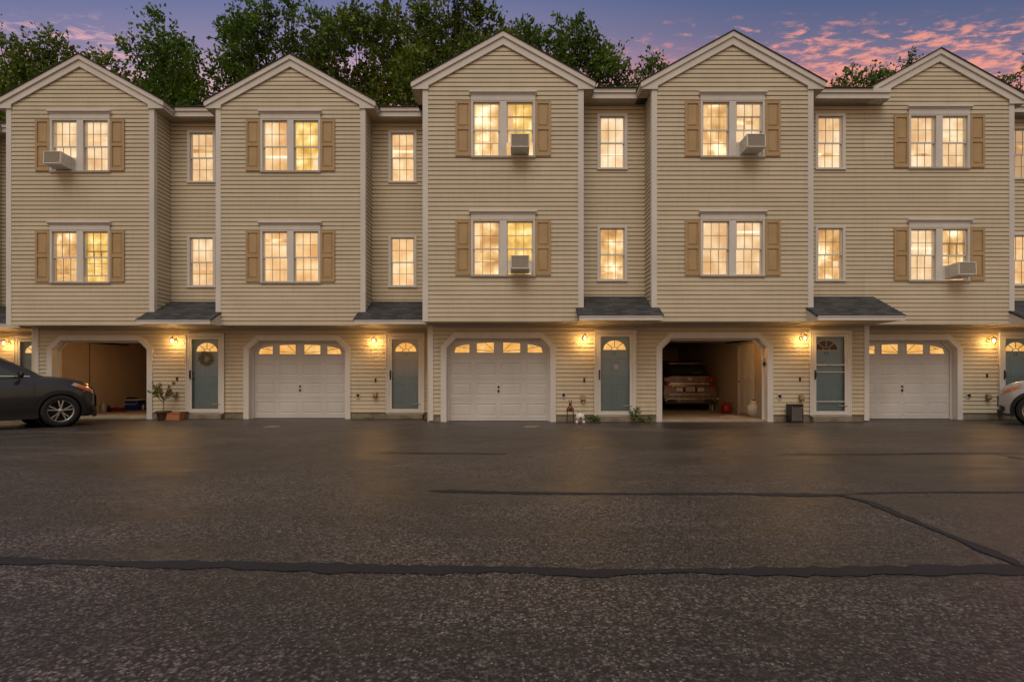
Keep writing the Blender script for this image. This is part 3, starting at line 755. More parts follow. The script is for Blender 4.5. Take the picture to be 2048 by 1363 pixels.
    for x, on in ((c0+.03, hip0), (c1-.03, hip1)):
        if on: gt2.prism([(yf+.03, ZB-.03), (yf+.03, ze-.02), (-P-.0, 2.88), (-P-.0, ZB-.03)], x-.012, x+.012, 'x')
    gt2.build('gutter', 'trim', cn, bevel=.004)
    us = MB(); us.face([(c0+.03, yf+.02, ZB-.022), (c0+.03, -.0, ZB-.022), (c1-.03, -.0, ZB-.022), (c1-.03, yf+.02, ZB-.022)]); us.build('soffit', 'soffit', cn)
    # garage room when open
    if g_open:
        a, b, dpt = ix0-.18, ix1+.22, 8.4
        gi = MB(); z1 = 2.42
        gi.face([(a, .2, 0.05), (a, dpt, .05), (a, dpt, z1), (a, .2, z1)]); gi.face([(b, .2, .05), (b, .2, z1), (b, dpt, z1), (b, dpt, .05)])
        gi.face([(a, dpt, .05), (b, dpt, .05), (b, dpt, z1), (a, dpt, z1)]); gi.face([(a, .2, z1), (a, dpt, z1), (b, dpt, z1), (b, .2, z1)])
        gi.face([(a, .21, 0), (ix0, .21, 0), (ix0, .21, z1), (a, .21, z1)]); gi.face([(ix1, .21, 0), (b, .21, 0), (b, .21, z1), (ix1, .21, z1)]); gi.face([(ix0, .21, izt), (ix1, .21, izt), (ix1, .21, z1), (ix0, .21, z1)])
        gi.build('garage_wall', 'drywall', root)
        fl = MB(); fl.box(a, b, -.02, dpt, -.05, .05); fl.build('garage_floor', 'slab', root)
        tr = MB()
        for x in (a+.06, b-.06):
            tr.tube([(x, .26, .1), (x, .26, 1.95), (x, .33, 2.12), (x, .55, 2.22), (x, 3.2, 2.24)], .022, 6)
        tr.tube([(a+.05, .34, 2.30), (b-.05, .34, 2.30)], .018, 6)
        tr.build('door_track', 'dark_metal', root)
        dd = MB(); dd.box(a+.10, b-.10, .75, 3.1, 2.26, 2.30); dd.build('garage_door', 'garage_door', root)
    return root, (ix0, ix1)

U0, _ = house('townhouse', -19.14, 16.38, 3.94, 5.69, 'cream townhouse at the far left edge, mostly cut off, behind the dark grey car', (.45, 3.4), False, (4.36, 5.40), '', (('curtain_a', 'curtain_a'), ('curtain_a', 'room_a')), ('curtain_a', 'curtain_a'), .04, 5.69, (3.80, 5.60, True, False))
U1, g1 = house('townhouse', -13.45, 15.40, 3.90, 5.58, 'cream townhouse with an open garage, wreathed door and one upper air conditioner', (.45, 3.40), True, (4.345, 5.405), '', (('curtain_b', 'curtain_b'), ('room_a', 'room_b')), ('curtain_b', 'curtain_b'), .12, 5.58, (3.74, 5.70, False, True), raised=((.0, 0), (0, .16)), gwall_left_corner=True)
U2, _ = house('townhouse', -7.87, 15.40, 3.944, 5.67, 'cream townhouse with no air conditioner, second gable from left, closed garage', (.367, 3.357), False, (4.353, 5.417), '11', (('curtain_a', 'room_b'), ('curtain_a', 'curtain_a')), ('curtain_a', 'curtain_a'), .0, 5.70, (3.77, 5.75, False, False))
U3, _ = house('townhouse', -2.20, 14.42, 3.96, 5.69, 'cream middle townhouse with two stacked air conditioners and a paper note on its door', (.335, 3.35), False, (4.36, 5.44), '11', (('room_a', 'room_b'), ('room_a', 'room_b')), ('curtain_b', 'room_a'), .04, 5.69, (3.785, 5.85, False, False), note=True, raised=((0, .34), (0, 0)), gwall_left_corner=True)
U4, g4 = house('townhouse', 3.49, 14.42, 3.98, 5.74, 'cream townhouse whose open garage holds a parked car, number 12 on its door', (.285, 3.34), True, (4.305, 5.375), '12', (('room_a', 'curtain_b'), ('curtain_b', 'curtain_b')), ('curtain_b', 'room_a'), .0, 5.84, (3.82, 5.97, True, False), glow=False, split=True, fascia_x=(4.25, 6.20), raised=((0, .34), (0, 0)), right_corner=True)
U5, _ = house('townhouse', 9.23, 15.15, 3.90, 5.70, 'cream rightmost townhouse, one lower air conditioner, door behind the white car', (.15, 3.16), False, (4.166, 5.23), '11', (('curtain_b', 'curtain_b'), ('curtain_b', 'room_a')), ('dim', 'curtain_a'), .1, 5.70, (3.78, 5.8, True, False), left_post=False, raised=((0, 0), (0, .3)))

# number of small fixtures on the walls ---------------------------------------------------
def wall_lamp(x, yw, z, label, plate_dx=0):
    r = thing('wall_lamp', (x, yw, z), label, 'wall lamp', 'lit wall lamps beside the entrance doors')
    b = MB(); b.lathe([(0, -.03), (.03, -.03), (.055, -.018), (.062, 0)], (0, 0, 0), 'y', 20); b.build('backplate', 'brass', r)
    a = MB(); a.tube([(0, -.02, 0), (0, -.07, .03), (0, -.12, .10), (0, -.17, .115), (0, -.19, .09)], .009, 8); a.build('arm', 'brass', r)
    c = MB(); c.lathe([(0, .10), (.018, .095), (.03, .07), (.052, .055), (.055, .045)], (0, -.19, 0), 'z', 18); c.build('cap', 'brass', r)
    gl = MB(); gl.lathe([(.046, .046), (.056, .0), (.05, -.06), (.02, -.10), (0, -.105)], (0, -.19, 0), 'z', 18); gl.build('lamp_shade', 'glass', r)
    bu = MB(); bu.lathe([(0, .04), (.012, .035), (.022, .0), (.018, -.025), (0, -.035)], (0, -.19, 0), 'z', 14); bu.build('bulb', 'bulb', r)
    l = bpy.data.lights.new('lamp_light', 'POINT'); l.energy = 24; l.color = (1, .55, .17); l.shadow_soft_size = .07
    lo = bpy.data.objects.new('lamp_light', l); C.objects.link(lo); lo.parent = r; lo.location = (0, -.19, -.04)
    return r
for x, yw, z, lab in ((-14.96, 16.37, 2.17, 'lit brass wall lamp at the far left edge above the grey car'), (-9.40, 15.39, 2.18, 'lit brass wall lamp left of the door with the wreath'),
                      (-3.83, 15.39, 2.18, 'lit brass wall lamp left of the plain number 11 door, under the second porch roof'), (1.885, 14.41, 2.18, 'lit brass wall lamp left of the door carrying a white paper note'),
                      (7.575, 14.41, 2.18, 'lit brass wall lamp left of the number 12 door'), (13.10, 15.14, 2.17, 'lit brass wall lamp between the rightmost garage and the door by the white car')):
    wall_lamp(x, yw, z, lab)
def wx(px, Y): return (px-1024)*Y/1100
def wz(py, Y): return CAMZ+(752-py)*Y/1100
def outlet(px, py, Yw, label, cover=False):
    x, z = wx(px, Yw-.03), wz(py, Yw-.03)
    r = thing('wall_outlet', (x, Yw-.016, z), label, 'wall outlet', 'outdoor wall outlets')
    b = MB(); b.box(-.05, .05, -.02, 0, -.07, .07); b.build('plate', 'white', r, bevel=.006)
    c = MB(); c.box(-.035, .035, -.05, -.02, -.01, .055); c.lathe([(0, -.075), (.025, -.07), (.025, -.02)], (.005, 0, -.005), 'y', 12); c.build('plug', 'black', r)
for a in ((716, 791, 15.40, 'white wall outlet with black plug between the second garage and its door'), (1127, 790, 14.42, 'white wall outlet with black plug above the red brown figurine'),
          (1559, 793, 14.42, 'white wall outlet with black plug up left of the black crate'), (1937, 791, 15.15, 'white wall outlet with black plug right of the rightmost garage')): outlet(*a)
def vent(px, py, Yw, label, m='brass'):
    x, z = wx(px, Yw-.06), wz(py, Yw-.06)
    r = thing('wall_faucet', (x, Yw-.016, z), label, 'faucet box', 'outdoor faucet covers')
    b = MB(); b.prism([(-.016, .08), (-.09, .055), (-.11, -.05), (-.06, -.085), (0, -.085), (0, .08)], -.055, .055, 'x'); b.build('cover', 'cover', r, bevel=.008)
    c = MB(); c.tube([(0, -.06, -.06), (0, -.08, -.11), (.03, -.10, -.13)], .014, 8); c.build('spout', 'brass', r)
for a in ((350, 788, 15.40, 'tan faucet cover between the potted plant and the wreath door'), (750, 789, 15.40, 'tan faucet cover left of the plain number 11 door'),
          (1166, 796, 14.42, 'tan faucet cover above the white garden ornament'), (1603, 795, 14.42, 'tan faucet cover above the black crate'), (1977, 793, 15.15, 'tan faucet cover near the nose of the white car')): vent(*a)
def bell(px, py, Yw, label):
    x, z = wx(px, Yw-.02), wz(py, Yw-.02)
    r = thing('doorbell', (x, Yw-.014, z), label, 'doorbell', 'small doorbells beside the doors')
    b = MB(); b.box(-.024, .024, -.022, 0, -.055, .055); b.build('case', 'dark_metal', r, bevel=.005)
    c = MB(); c.lathe([(0, -.03), (.012, -.028), (.014, -.02)], (0, 0, -.02), 'y', 12); c.build('button', 'red', r)
for a in ((354, 757, 15.40, 'small dark doorbell left of the wreath door'), (751, 760, 15.40, 'small dark doorbell left of the plain number 11 door'), (1168.5, 759.5, 14.42, 'small dark doorbell left of the door with the note'),
          (1600, 758, 14.42, 'small dark doorbell left of the number 12 door'), (1974, 751, 15.15, 'small dark doorbell left of the door behind the white car')): bell(*a)

# air conditioners ---------------------------------------------------------------------
def air_conditioner(x, Yf, z, label, w_=.45, h=.33, pr=.44, tilt=0, panels=True, junk=False):
    r = thing('air_conditioner', (x, Yf, z), label, 'air conditioner', 'window air conditioners')
    r.rotation_euler = (R(-2.5), 0, 0)
    b = MB(); t = .022; y0, y1 = -pr, .12
    b.box(-w_/2, w_/2, y0, y1, 0, t); b.box(-w_/2, w_/2, y0, y1, h-t, h); b.box(-w_/2, -w_/2+t, y0+.001, y1, t, h-t); b.box(w_/2-t, w_/2, y0+.001, y1, t, h-t); b.box(-w_/2+t, w_/2-t, y1-.02, y1-.001, t, h-t)
    b.build('case', 'ac_case', r, bevel=.006)
    c = MB(); c.box(-w_/2+t, w_/2-t, y0+.018, y0+.05, t, h-t)
    for i in range(18):
        zz = t+(h-2*t)*(i+.5)/18; c.box(-w_/2+t, w_/2-t, y0+.010, y0+.018, zz-.002, zz+.002)
    c.build('coil_grille', 'ac_coil', r)
    for s in (-1, 1):
        l = MB()
        for i in range(3):
            for q in range(7):
                ya = y0+.06+i*.11; zz = .06+q*(h-.12)/6
                xa, xb = sorted((s*(w_/2), s*(w_/2+.003))); l.box(xa, xb, ya, ya+.085, zz-.006, zz+.006)
        l.build('side_louvre', 'ac_coil', r)
    if panels:
        for s in (-1, 1):
            p = MB(); xa, xb = sorted((s*w_/2, s*.327))
            for i in range(5): u0, u1 = xa+(xb-xa)*i/5, xa+(xb-xa)*(i+1)/5; p.box(u0+.002, u1-.002, .02, .035, 0.0, h)
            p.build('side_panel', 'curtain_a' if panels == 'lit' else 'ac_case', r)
    return r
air_conditioner(-13.45+1.95-.415, 14.67, 6.70-.03, 'grey air conditioner in the upper left window above the open left garage')
air_conditioner(-2.20+1.98+.415, 13.69, 6.69, 'boxy air conditioner in the top right window of the middle gable', panels='lit')
air_conditioner(-2.20+1.98+.415, 13.69, 3.76, 'air conditioner with speckled grille in the lower right window of the middle gable')
air_conditioner(3.49+1.99+.415, 13.69, 6.69, 'white air conditioner in the top window above the car garage')
air_conditioner(9.23+1.95+.415, 14.42, 3.75, 'air conditioner in the lower window of the rightmost gable')

# wreath -------------------------------------------------------------------------------
def leaves(n, fn, size, mb):
    for _ in range(n):
        p, up = fn(); up = Vector(up); up = (up+Vector([random.gauss(0, .6) for _ in range(3)])).normalized()
        s = up.orthogonal().normalized(); s = Matrix.Rotation(random.random()*6.28, 3, up) @ s
        L = size*random.uniform(.7, 1.3); w_ = L*.32; p = Vector(p)
        mb.face([p, p+up*L*.5+s*w_, p+up*L, p+up*L*.5-s*w_])
wr = thing('wreath', (-13.45+4.875, 15.40+.055, 1.86-.17), 'dried leaf wreath hanging on the slate blue door', 'wreath')
t = MB(); t.tube([(.125*math.cos(R(a)), -.02, .125*math.sin(R(a))) for a in range(0, 361, 15)], .018, 6); t.build('ring', 'brown', wr)
lm = MB(); lm2 = MB()
def wf():
    a = random.random()*6.283; rr = .125+random.uniform(-.035, .05)
    return (rr*math.cos(a), -.03+random.uniform(-.02, .005), rr*math.sin(a)), (math.cos(a+.9), -.5, math.sin(a+.9))
leaves(230, wf, .06, lm); leaves(60, wf, .055, lm2)
lm.build('foliage', simple('dried leaves', (.23, .19, .055), .8, var=.5, scale=30), wr); lm2.build('berries', simple('orange leaves', (.34, .17, .04), .7, var=.4, scale=30), wr)

# potted plant, planter ------------------------------------------------------------------
pp = thing('potted_plant', (wx(326, 15.0), 15.02, 0), 'thin leafy plant in a dark round pot beside the open left garage', 'potted plant')
b = MB(); b.lathe([(0, .0), (.12, 0), (.135, .02), (.17, .20), (.195, .21), (.195, .245), (.175, .245), (.165, .21), (0, .20)], n=24); b.build('pot', simple('dark pot', (.085, .05, .035), .7, var=.3), pp)
b = MB(); b.tube([(0, 0, .18), (.01, 0, .45), (-.01, .01, .62)], [.012, .010, .008], 6)
stems = []
for i in range(13):
    a = random.random()*6.28; h = random.uniform(.62, 1.05); rr = random.uniform(.08, .34)
    q = (rr*math.cos(a), rr*.6*math.sin(a), h); b.tube([(-.0, 0, .45+.1*random.random()), (q[0]*.5, q[1]*.5, h-.12), q], [.006, .005, .003], 5); stems.append(q)
b.build('stem', 'brown', pp)
b = MB()
def pf():
    q = random.choice(stems); k = random.uniform(.45, 1.05); return (q[0]*k, q[1]*k, .5+(q[2]-.5)*k), (q[0], q[1], .3)
leaves(230, pf, .075, b); b.build('foliage', simple('olive leaves', (.13, .125, .03), .6, var=.5, scale=18), pp)
pl = thing('planter_box', (wx(348, 15.05), 15.05, 0), 'low orange brown planter box on the ground beside the potted plant', 'planter')
b = MB(); W_, D_, H_ = .42, .22, .18
b.prism([(-W_/2, 0), (W_/2, 0), (W_/2+.015, H_), (-W_/2-.015, H_)], -D_/2, -D_/2+.02); b.prism([(-W_/2, 0), (W_/2, 0), (W_/2+.015, H_), (-W_/2-.015, H_)], D_/2-.02, D_/2)
b.box(-W_/2, -W_/2+.02, -D_/2+.02, D_/2-.02, 0, H_-.002); b.box(W_/2-.02, W_/2, -D_/2+.02, D_/2-.02, 0, H_-.002); b.build('box', 'terracotta', pl, bevel=.004)
b = MB(); b.box(-W_/2+.02, W_/2-.02, -D_/2+.02, D_/2-.02, .01, H_-.04); b.build('soil', 'brown', pl)
b = MB(); 
for s in (-1, 1): b.box(-W_/2-.02, W_/2+.02, s*(D_/2)-.014, s*(D_/2)+.014, H_, H_+.016)
b.build('rim', 'terracotta', pl)
# dark second planter behind
pk = thing('planter_box', (wx(367, 15.2), 15.22, 0), 'dark brown planter tucked between the orange planter and the wreath door', 'planter')
b = MB(); b.lathe([(0, 0), (.10, 0), (.13, .19), (.14, .19), (.14, .21), (.12, .21), (.11, .17), (0, .17)], n=4, smooth=False); b.build('box', 'brown', pk)

# black crate ------------------------------------------------------------------------------
cr = thing('milk_crate', (wx(1591, 14.1), 14.15, 0), 'black lattice milk crate standing on end beside the number 12 door', 'crate')
b = MB(); cw, chh, cdp = .31, .46, .28
for yy in (-cdp/2,):
    b.box(-cw/2, cw/2, yy, yy+.012, 0, .06); b.box(-cw/2, cw/2, yy, yy+.012, chh-.045, chh); b.box(-cw/2, -cw/2+.025, yy, yy+.012, .06, chh-.045); b.box(cw/2-.025, cw/2, yy, yy+.012, .06, chh-.045)
    n = 6; x0, x1, z0, z1 = -cw/2+.025, cw/2-.025, .06, chh-.045
    st = .078
    k = -(z1-z0)
    while k < (x1-x0):
        for mir in (0, 1):
            pa, pb = max(0, -k), min(z1-z0, (x1-x0)-k)
            if pb-pa > .03:
                f_ = (lambda u: u) if not mir else (lambda u: x0+x1-u)
                b.bar((f_(x0+k+pa), yy+.006, z0+pa), (f_(x0+k+pb), yy+.006, z0+pb), .024, .008+.002*mir)
        k += st
b.build('lattice_side', 'black', cr); b = MB(); b.box(-cw/2+.02, cw/2-.02, -cdp/2+.014, -cdp/2+.03, .04, chh-.03); b.build('pale_panel', 'white', cr)  # pale panel added behind the lattice to brighten its holes
b = MB(); b.box(-cw/2, -cw/2+.012, -cdp/2+.012, cdp/2-.012, 0, chh); b.box(cw/2-.012, cw/2, -cdp/2+.012, cdp/2-.012, 0, chh); b.box(-cw/2+.012, cw/2-.012, -cdp/2+.012, cdp/2-.012, .0, .02); b.box(-cw/2, cw/2, -cdp/2, cdp/2, chh, chh+.015)
b.build('frame', 'black', cr)

# stand, figurine, round white ornament ------------------------------------------------------
sx, sy = wx(1141, 14.05), 14.12
ps = thing('plant_stand', (sx, sy, 0), 'thin black metal stand under the red brown figurine', 'stand')
b = MB()
for a in (-1, 1):
    for c in (-1, 1): b.tube([(a*.085, c*.07, 0), (a*.075, c*.06, .30), (a*.085, c*.07, .37)], .006, 6)
b.build('leg', 'black', ps); b = MB(); b.lathe([(0, .285), (.085, .285), (.09, .297), (0, .297)], n=20); b.tube([(.1*math.cos(R(t)), .085*math.sin(R(t)), .36) for t in range(0, 361, 20)], .005, 5); b.build('shelf', 'black', ps)
fg = thing('figurine', (sx, sy, .297), 'small red brown animal figurine sitting on the black metal stand', 'figurine')
b = MB(); b.lathe([(0, 0), (.065, 0), (.075, .05), (.06, .11), (.035, .15), (.03, .165)], n=18, sy=.85); b.lathe([(0, .15), (.028, .155), (.042, .185), (.036, .215), (0, .235)], (0, -.015, 0), n=16); 
b.lathe([(0, 0), (.016, .01), (.012, .03), (0, .035)], (0, -.055, .17), n=10)
for s in (-1, 1): b.tube([(s*.02, 0, .22), (s*.03, .0, .265), (s*.032, 0, .30)], [.012, .013, .004], 8); b.tube([(s*.04, -.045, .10), (s*.045, -.07, .04), (s*.045, -.08, .012)], [.018, .015, .018], 8)
b.build('body', 'figurine', fg)
og = thing('garden_ornament', (wx(1160.5, 13.95), 13.98, 0), 'round white animal garden ornament on stubby feet beside the number door with a note', 'garden ornament')
b = MB(); b.lathe([(0, .045), (.06, .052), (.105, .10), (.118, .155), (.10, .215), (.055, .255), (0, .265)], n=24, sy=.85)
for s in (-1, 1):
    b.lathe([(0, 0), (.035, .0), (.04, .03), (.03, .06), (0, .075)], (s*.085, -.03, 0), n=12); b.lathe([(0, 0), (.03, 0), (.035, .03), (.0, .06)], (s*.05, .05, 0), n=12)
    b.lathe([(0, -.015), (.022, 0), (.015, .03), (0, .04)], (s*.085, -.01, .22), n=10)
b.build('body', 'white', og)
b = MB()
for s in (-1, 1): b.tube([(s*.03, 0, .255), (s*.045, -.01, .285), (s*.075, -.01, .295)], [.010, .008, .004], 8)
b.lathe([(0, -.13), (.03, -.125), (.035, -.10), (.03, -.09)], (0, 0, .13), 'y', 12)
b.build('horn', 'figurine', og)

# weeds --------------------------------------------------------------------------------------
def weed(name, x, y, n, h, spread, label, size=.07, stems=5, m='leaf_small'):
    r = thing(name, (x, y, 0), label, 'weed'); b = MB(); tips = []
    for i in range(stems):
        a = random.uniform(0, 6.28); q = (spread*math.cos(a)*random.uniform(.4, 1), spread*.5*math.sin(a), h*random.uniform(.55, 1))
        b.tube([(q[0]*.2, q[1]*.2, 0), (q[0]*.6, q[1]*.6, q[2]*.6), q], [.006, .004, .002], 5); tips.append(q)
    b.build('stem', 'leaf_small', r); l = MB()
    def f():
        q = random.choice(tips); k = random.uniform(.2, 1.05); return (q[0]*k+random.gauss(0, .015), q[1]*k+random.gauss(0, .015), q[2]*k), (q[0], q[1]-.05, .15)
    leaves(n, f, size, l); l.build('foliage', m, r)
weed('weed', wx(1187, 14.15), 14.2, 150, .16, .20, 'low leafy weed clump at the left foot of the doorstep with note')
weed('weed', wx(1270, 14.1), 14.15, 110, .42, .16, 'tall leafy weed at the right foot of the doorstep with note', .075, 6)
weed('weed', wx(1285, 14.2), 14.22, 60, .14, .14, 'short weed right of the tall weed by the middle doorstep')
weed('weed', wx(1300, 14.2), 14.2, 40, .2, .07, 'small weed against the car garage frame foot')
weed('weed', wx(738, 15.2), 15.2, 40, .07, .16, 'thin weeds at the foot of the wall by the plain number 11 door', .04)
weed('weed', wx(822, 15.1), 15.15, 30, .05, .16, 'thin weeds right of the plain number 11 doorstep', .04)
weed('weed', wx(1990, 14.9), 14.95, 30, .06, .2, 'thin weeds on the wall foot near the white car', .04)
weed('weed', wx(460, 15.15), 15.15, 24, .06, .1, 'thin weeds between the wreath door and the second garage', .04)

# stuff in the left garage ---------------------------------------------------------------------
gx = -13.45+.45+.15-.18       # inner face of the left wall
def at(px, py, z=.05):        # a point on the garage floor
    Y = 1100*(CAMZ-z)/(py-752); return (px-1024)*Y/1100, Y
cx_, cy_ = at(262, 819)
co = thing('cooler', (cx_, cy_, .05), 'blue picnic cooler with a pale lid in the left garage', 'cooler', rz=R(0))
b = MB(); b.prism([(-.33, 0), (.33, 0), (.37, .32), (-.37, .32)], -.2, .2); b.build('body', 'blue', co, bevel=.02)
b = MB(); b.box(-.39, .39, -.22, .22, .32, .365); b.build('lid', 'white', co, bevel=.012)
b = MB(); b.tube([(-.36, -.22, .25), (-.30, -.24, .20), (.30, -.24, .20), (.36, -.22, .25)], .010, 6); b.build('handle', 'white', co)
bb = thing('shoulder_bag', (cx_-.03, cy_, .415), 'flat black bag lying on the blue cooler', 'bag')
b = MB(); b.lathe([(0, 0), (.22, .0), (.26, .02), (.22, .05), (.1, .065), (0, .07)], n=18, sy=.6); b.build('bag', 'black', bb)
x, y = at(207, 824)
ca = thing('canister', (x, y, .05), 'grey canister with a narrow top standing in the left garage', 'canister')
b = MB(); b.lathe([(0, 0), (.085, 0), (.09, .02), (.09, .24), (.06, .29), (.03, .31)], n=20); b.build('body', 'grey', ca)
b = MB(); b.lathe([(.028, .30), (.03, .33), (.018, .35), (.022, .38), (0, .395)], n=14); b.build('valve', 'brass', ca)
x2, y2 = at(216, 823)
ca2 = thing('bottle', (x2+.03, y2, .05), 'small dark bottle right behind the grey canister', 'bottle')
b = MB(); b.lathe([(0, 0), (.05, 0), (.052, .15), (.02, .19), (.02, .22), (0, .22)], n=16); b.build('bottle', 'dark_metal', ca2)
x, y = at(235, 822)
rb = thing('tool_box', (x, y, .05), 'low red box on the left garage floor beside the blue cooler', 'box')
b = MB(); b.box(-.18, .18, -.1, .1, 0, .10); b.build('body', 'red', rb, bevel=.01); b = MB(); b.box(-.19, .19, -.105, .105, .10, .12); b.tube([(-.07, 0, .12), (-.06, 0, .145), (.06, 0, .145), (.07, 0, .12)], .007, 6); b.build('lid', 'red', rb)
x, y = at(286, 819)
wb = thing('bottle', (x, y, .05), 'small white bottle right of the blue cooler', 'bottle'); b = MB(); b.lathe([(0, 0), (.035, 0), (.036, .12), (.015, .16), (.015, .19), (0, .19)], n=14); b.build('bottle', 'white', wb)
x, y = at(264, 816)
lb = thing('table_lamp', (x, y+.35, .05), 'cream shaded lamp standing behind the blue cooler', 'lamp'); b = MB(); b.lathe([(0, 0), (.08, 0), (.02, .03), (.015, .48), (0, .48)], n=14); b.build('base', 'brown', lb); b = MB(); b.lathe([(.09, .45), (.05, .66), (.045, .66), (.085, .45)], n=18); b.build('lamp_shade', 'paper', lb)
# left-garage wall door seam
b = MB(); b.box(gx, gx+.012, 1.55, 1.57, .05, 2.42); dj = b.build('wall_joint', 'brown', U1); dj.location = (13.45, 0, 0)
def garage_bulb(x, y, z, e, label):
    r = thing('ceiling_bulb', (x, y, z), label, 'ceiling lamp')
    b = MB(); b.lathe([(0, 0), (.055, 0), (.05, -.03), (.02, -.04)], n=16); b.build('socket', 'white', r)
    b = MB(); b.lathe([(.012, -.04), (.03, -.08), (.024, -.11), (0, -.12)], n=14); b.build('bulb', emit('garage bulb', (1, .55, .2), 6), r)
    l = bpy.data.lights.new('lamp_light', 'POINT'); l.energy = e; l.color = (1, .47, .12); l.shadow_soft_size = .05
    lo = bpy.data.objects.new('lamp_light', l); C.objects.link(lo); lo.parent = r; lo.location = (0, 0, -.16)
garage_bulb(-10.9, 16.05, 2.41, 24, 'bare bulb on the ceiling of the left garage')
garage_bulb(5.9, 15.0, 2.41, 19, 'bare bulb on the ceiling of the car garage')

# stuff in the car garage ------------------------------------------------------------------------
x, y = at(1508, 832)
pt = thing('propane_tank', (x, y, .05), 'white propane tank inside the right side of the car garage', 'gas tank'); pt.scale = (1.25, 1.25, 1.12)
b = MB(); b.lathe([(0, 0), (.10, 0), (.10, .03), (.15, .06), (.155, .22), (.14, .28), (.08, .32), (.03, .33)], n=24); b.build('body', 'white', pt)
b = MB(); b.lathe([(.085, .31), (.09, .40), (.083, .40), (.078, .31)], n=18); b.build('collar', 'white', pt); b = MB(); b.lathe([(.02, .32), (.02, .40), (.03, .41), (.03, .43), (0, .43)], n=12); b.build('valve', 'dark_metal', pt)
x, y = at(1452, 826)
rp = thing('gas_can', (x, y, .05), 'red rounded can on the garage floor right of the parked car', 'fuel can'); rp.scale = (1.25,)*3
b = MB(); b.lathe([(0, 0), (.10, 0), (.125, .03), (.125, .17), (.11, .21), (.04, .24)], n=20); b.build('body', 'red', rp)
b = MB(); b.lathe([(.04, .24), (.035, .27), (0, .275)], n=12); b.tube([(-.10, 0, .20), (-.08, 0, .27), (.08, 0, .27), (.10, 0, .20)], .010, 6); b.tube([(.06, 0, .22), (.15, 0, .25)], .014, 6); b.build('handle', 'red', rp)
x, y = at(1448, 822)
stl = thing('step_stool', (x-.08, y+.5, .05), 'white folding step stool behind the red can', 'stool')
b = MB(); b.box(-.18, .18, -.12, .12, .38, .41); b.build('seat', 'white', stl)
for sx_ in (-1, 1):
    for sy_ in (-1, 1): b = MB(); b.bar((sx_*.15, sy_*.09, .38), (sx_*.17, sy_*.13, 0), .025); b.build('leg', 'white', stl)
x, y = at(1459, 833)
bd = thing('wood_board', (x, y, .05), 'thin boards lying on the car garage floor', 'boards', rz=R(3)); b = MB(); b.box(-.30, .30, -.04, .04, 0, .018); b.box(-.1, .22, .03, .10, .018, .036); b.build('board', 'wood', bd)
# inside door on the right wall of the car garage
rx = 3.49+.285+.15+(3.34-.15-.285-.15)+.22
idr = MB(); L0, L1 = 1.35, 2.25
b = MB()
X_ = rx-3.49
b.box(X_-.03, X_-.001, L0-.09, L0, .05, 2.12); b.box(X_-.03, X_-.001, L1, L1+.09, .05, 2.12); b.box(X_-.03, X_-.001, L0, L1, 2.04, 2.12); b.build('inner_door_frame', 'white', U4)
b = MB(); b.box(X_-.015, X_-.001, L0, L1, .10, 2.04)
for za, zb in ((.25, .95), (1.1, 1.9)):
    for ya, yb in ((L0+.1, L0+.4), (L0+.5, L0+.8)): b.box(X_-.022, X_-.015, ya, yb, za, zb)
ido = b.build('inner_door', 'white', U4, bevel=.004)
b = MB(); b.lathe([(0, -.06), (.025, -.05), (.025, -.03), (.01, 0)], (X_-.015, L1-.08, 1.05), 'x', 12); b.build('doorknob', 'brass', ido)
kb = thing('key_box', (3.49+3.34-.152, 14.42+.10, 1.54), 'black lock box hanging on the right jamb of the car garage', 'lock box')
b = MB(); b.box(-.035, 0, -.04, .04, -.07, .03); b.build('body', 'black', kb, bevel=.006); b = MB(); b.tube([(-.015, 0, .03), (-.015, 0, .13)], .006, 6); b.build('shackle', 'dark_metal', kb)

# ------------------------------------------------------------------------------ cars
def catmull(xs, ys, x):
    xs = np.array(xs, float); ys = np.array(ys, float)
    d = np.gradient(ys, xs); i = np.clip(np.searchsorted(xs, x)-1, 0, len(xs)-2)
    h = xs[i+1]-xs[i]; t = (x-xs[i])/h
    # monotone-ish slopes
    s = (ys[1:]-ys[:-1])/(xs[1:]-xs[:-1])
    m = np.zeros_like(ys); m[1:-1] = np.where(s[:-1]*s[1:] > 0, 2*s[:-1]*s[1:]/(s[:-1]+s[1:]+1e-12), 0); m[0] = s[0]; m[-1] = s[-1]
    return (2*t**3-3*t**2+1)*ys[i]+(t**3-2*t**2+t)*h*m[i]+(-2*t**3+3*t**2)*ys[i+1]+(t**3-t**2)*h*m[i+1]
#            x      w     zbot  zsh(shoulder) ztop(hood/deck)   (x: 0 = front axle, + forward)
BODY = [(-3.78, .70, .42, .80, 1.02), (-3.74, .84, .34, .86, 1.12), (-3.62, .91, .27, .93, 1.17), (-3.3, .945, .24, .98, 1.19), (-2.8, .955, .22, .98, 1.19), (-2.0, .955, .20, .95, 1.165), (-1.2, .955, .20, .94, 1.14), (-.6, .955, .20, .97, 1.17),
        (-.25, .955, .21, .97, 1.185), (.1, .95, .22, .96, 1.155), (.4, .925, .22, .93, 1.09), (.58, .86, .22, .88, 1.02), (.70, .75, .23, .81, .93), (.78, .60, .25, .75, .85), (.825, .42, .28, .70, .79), (.84, .22, .32, .65, .74)]
CAB = [(-3.70, .60, 1.20), (-3.50, .66, 1.46), (-3.30, .675, 1.60), (-3.0, .68, 1.665), (-2.4, .69, 1.70), (-1.7, .69, 1.705), (-1.2, .68, 1.665), (-1.02, .67, 1.59), (-.62, .70, 1.38), (-.28, .74, 1.175)]
BX = [r[0] for r in BODY]
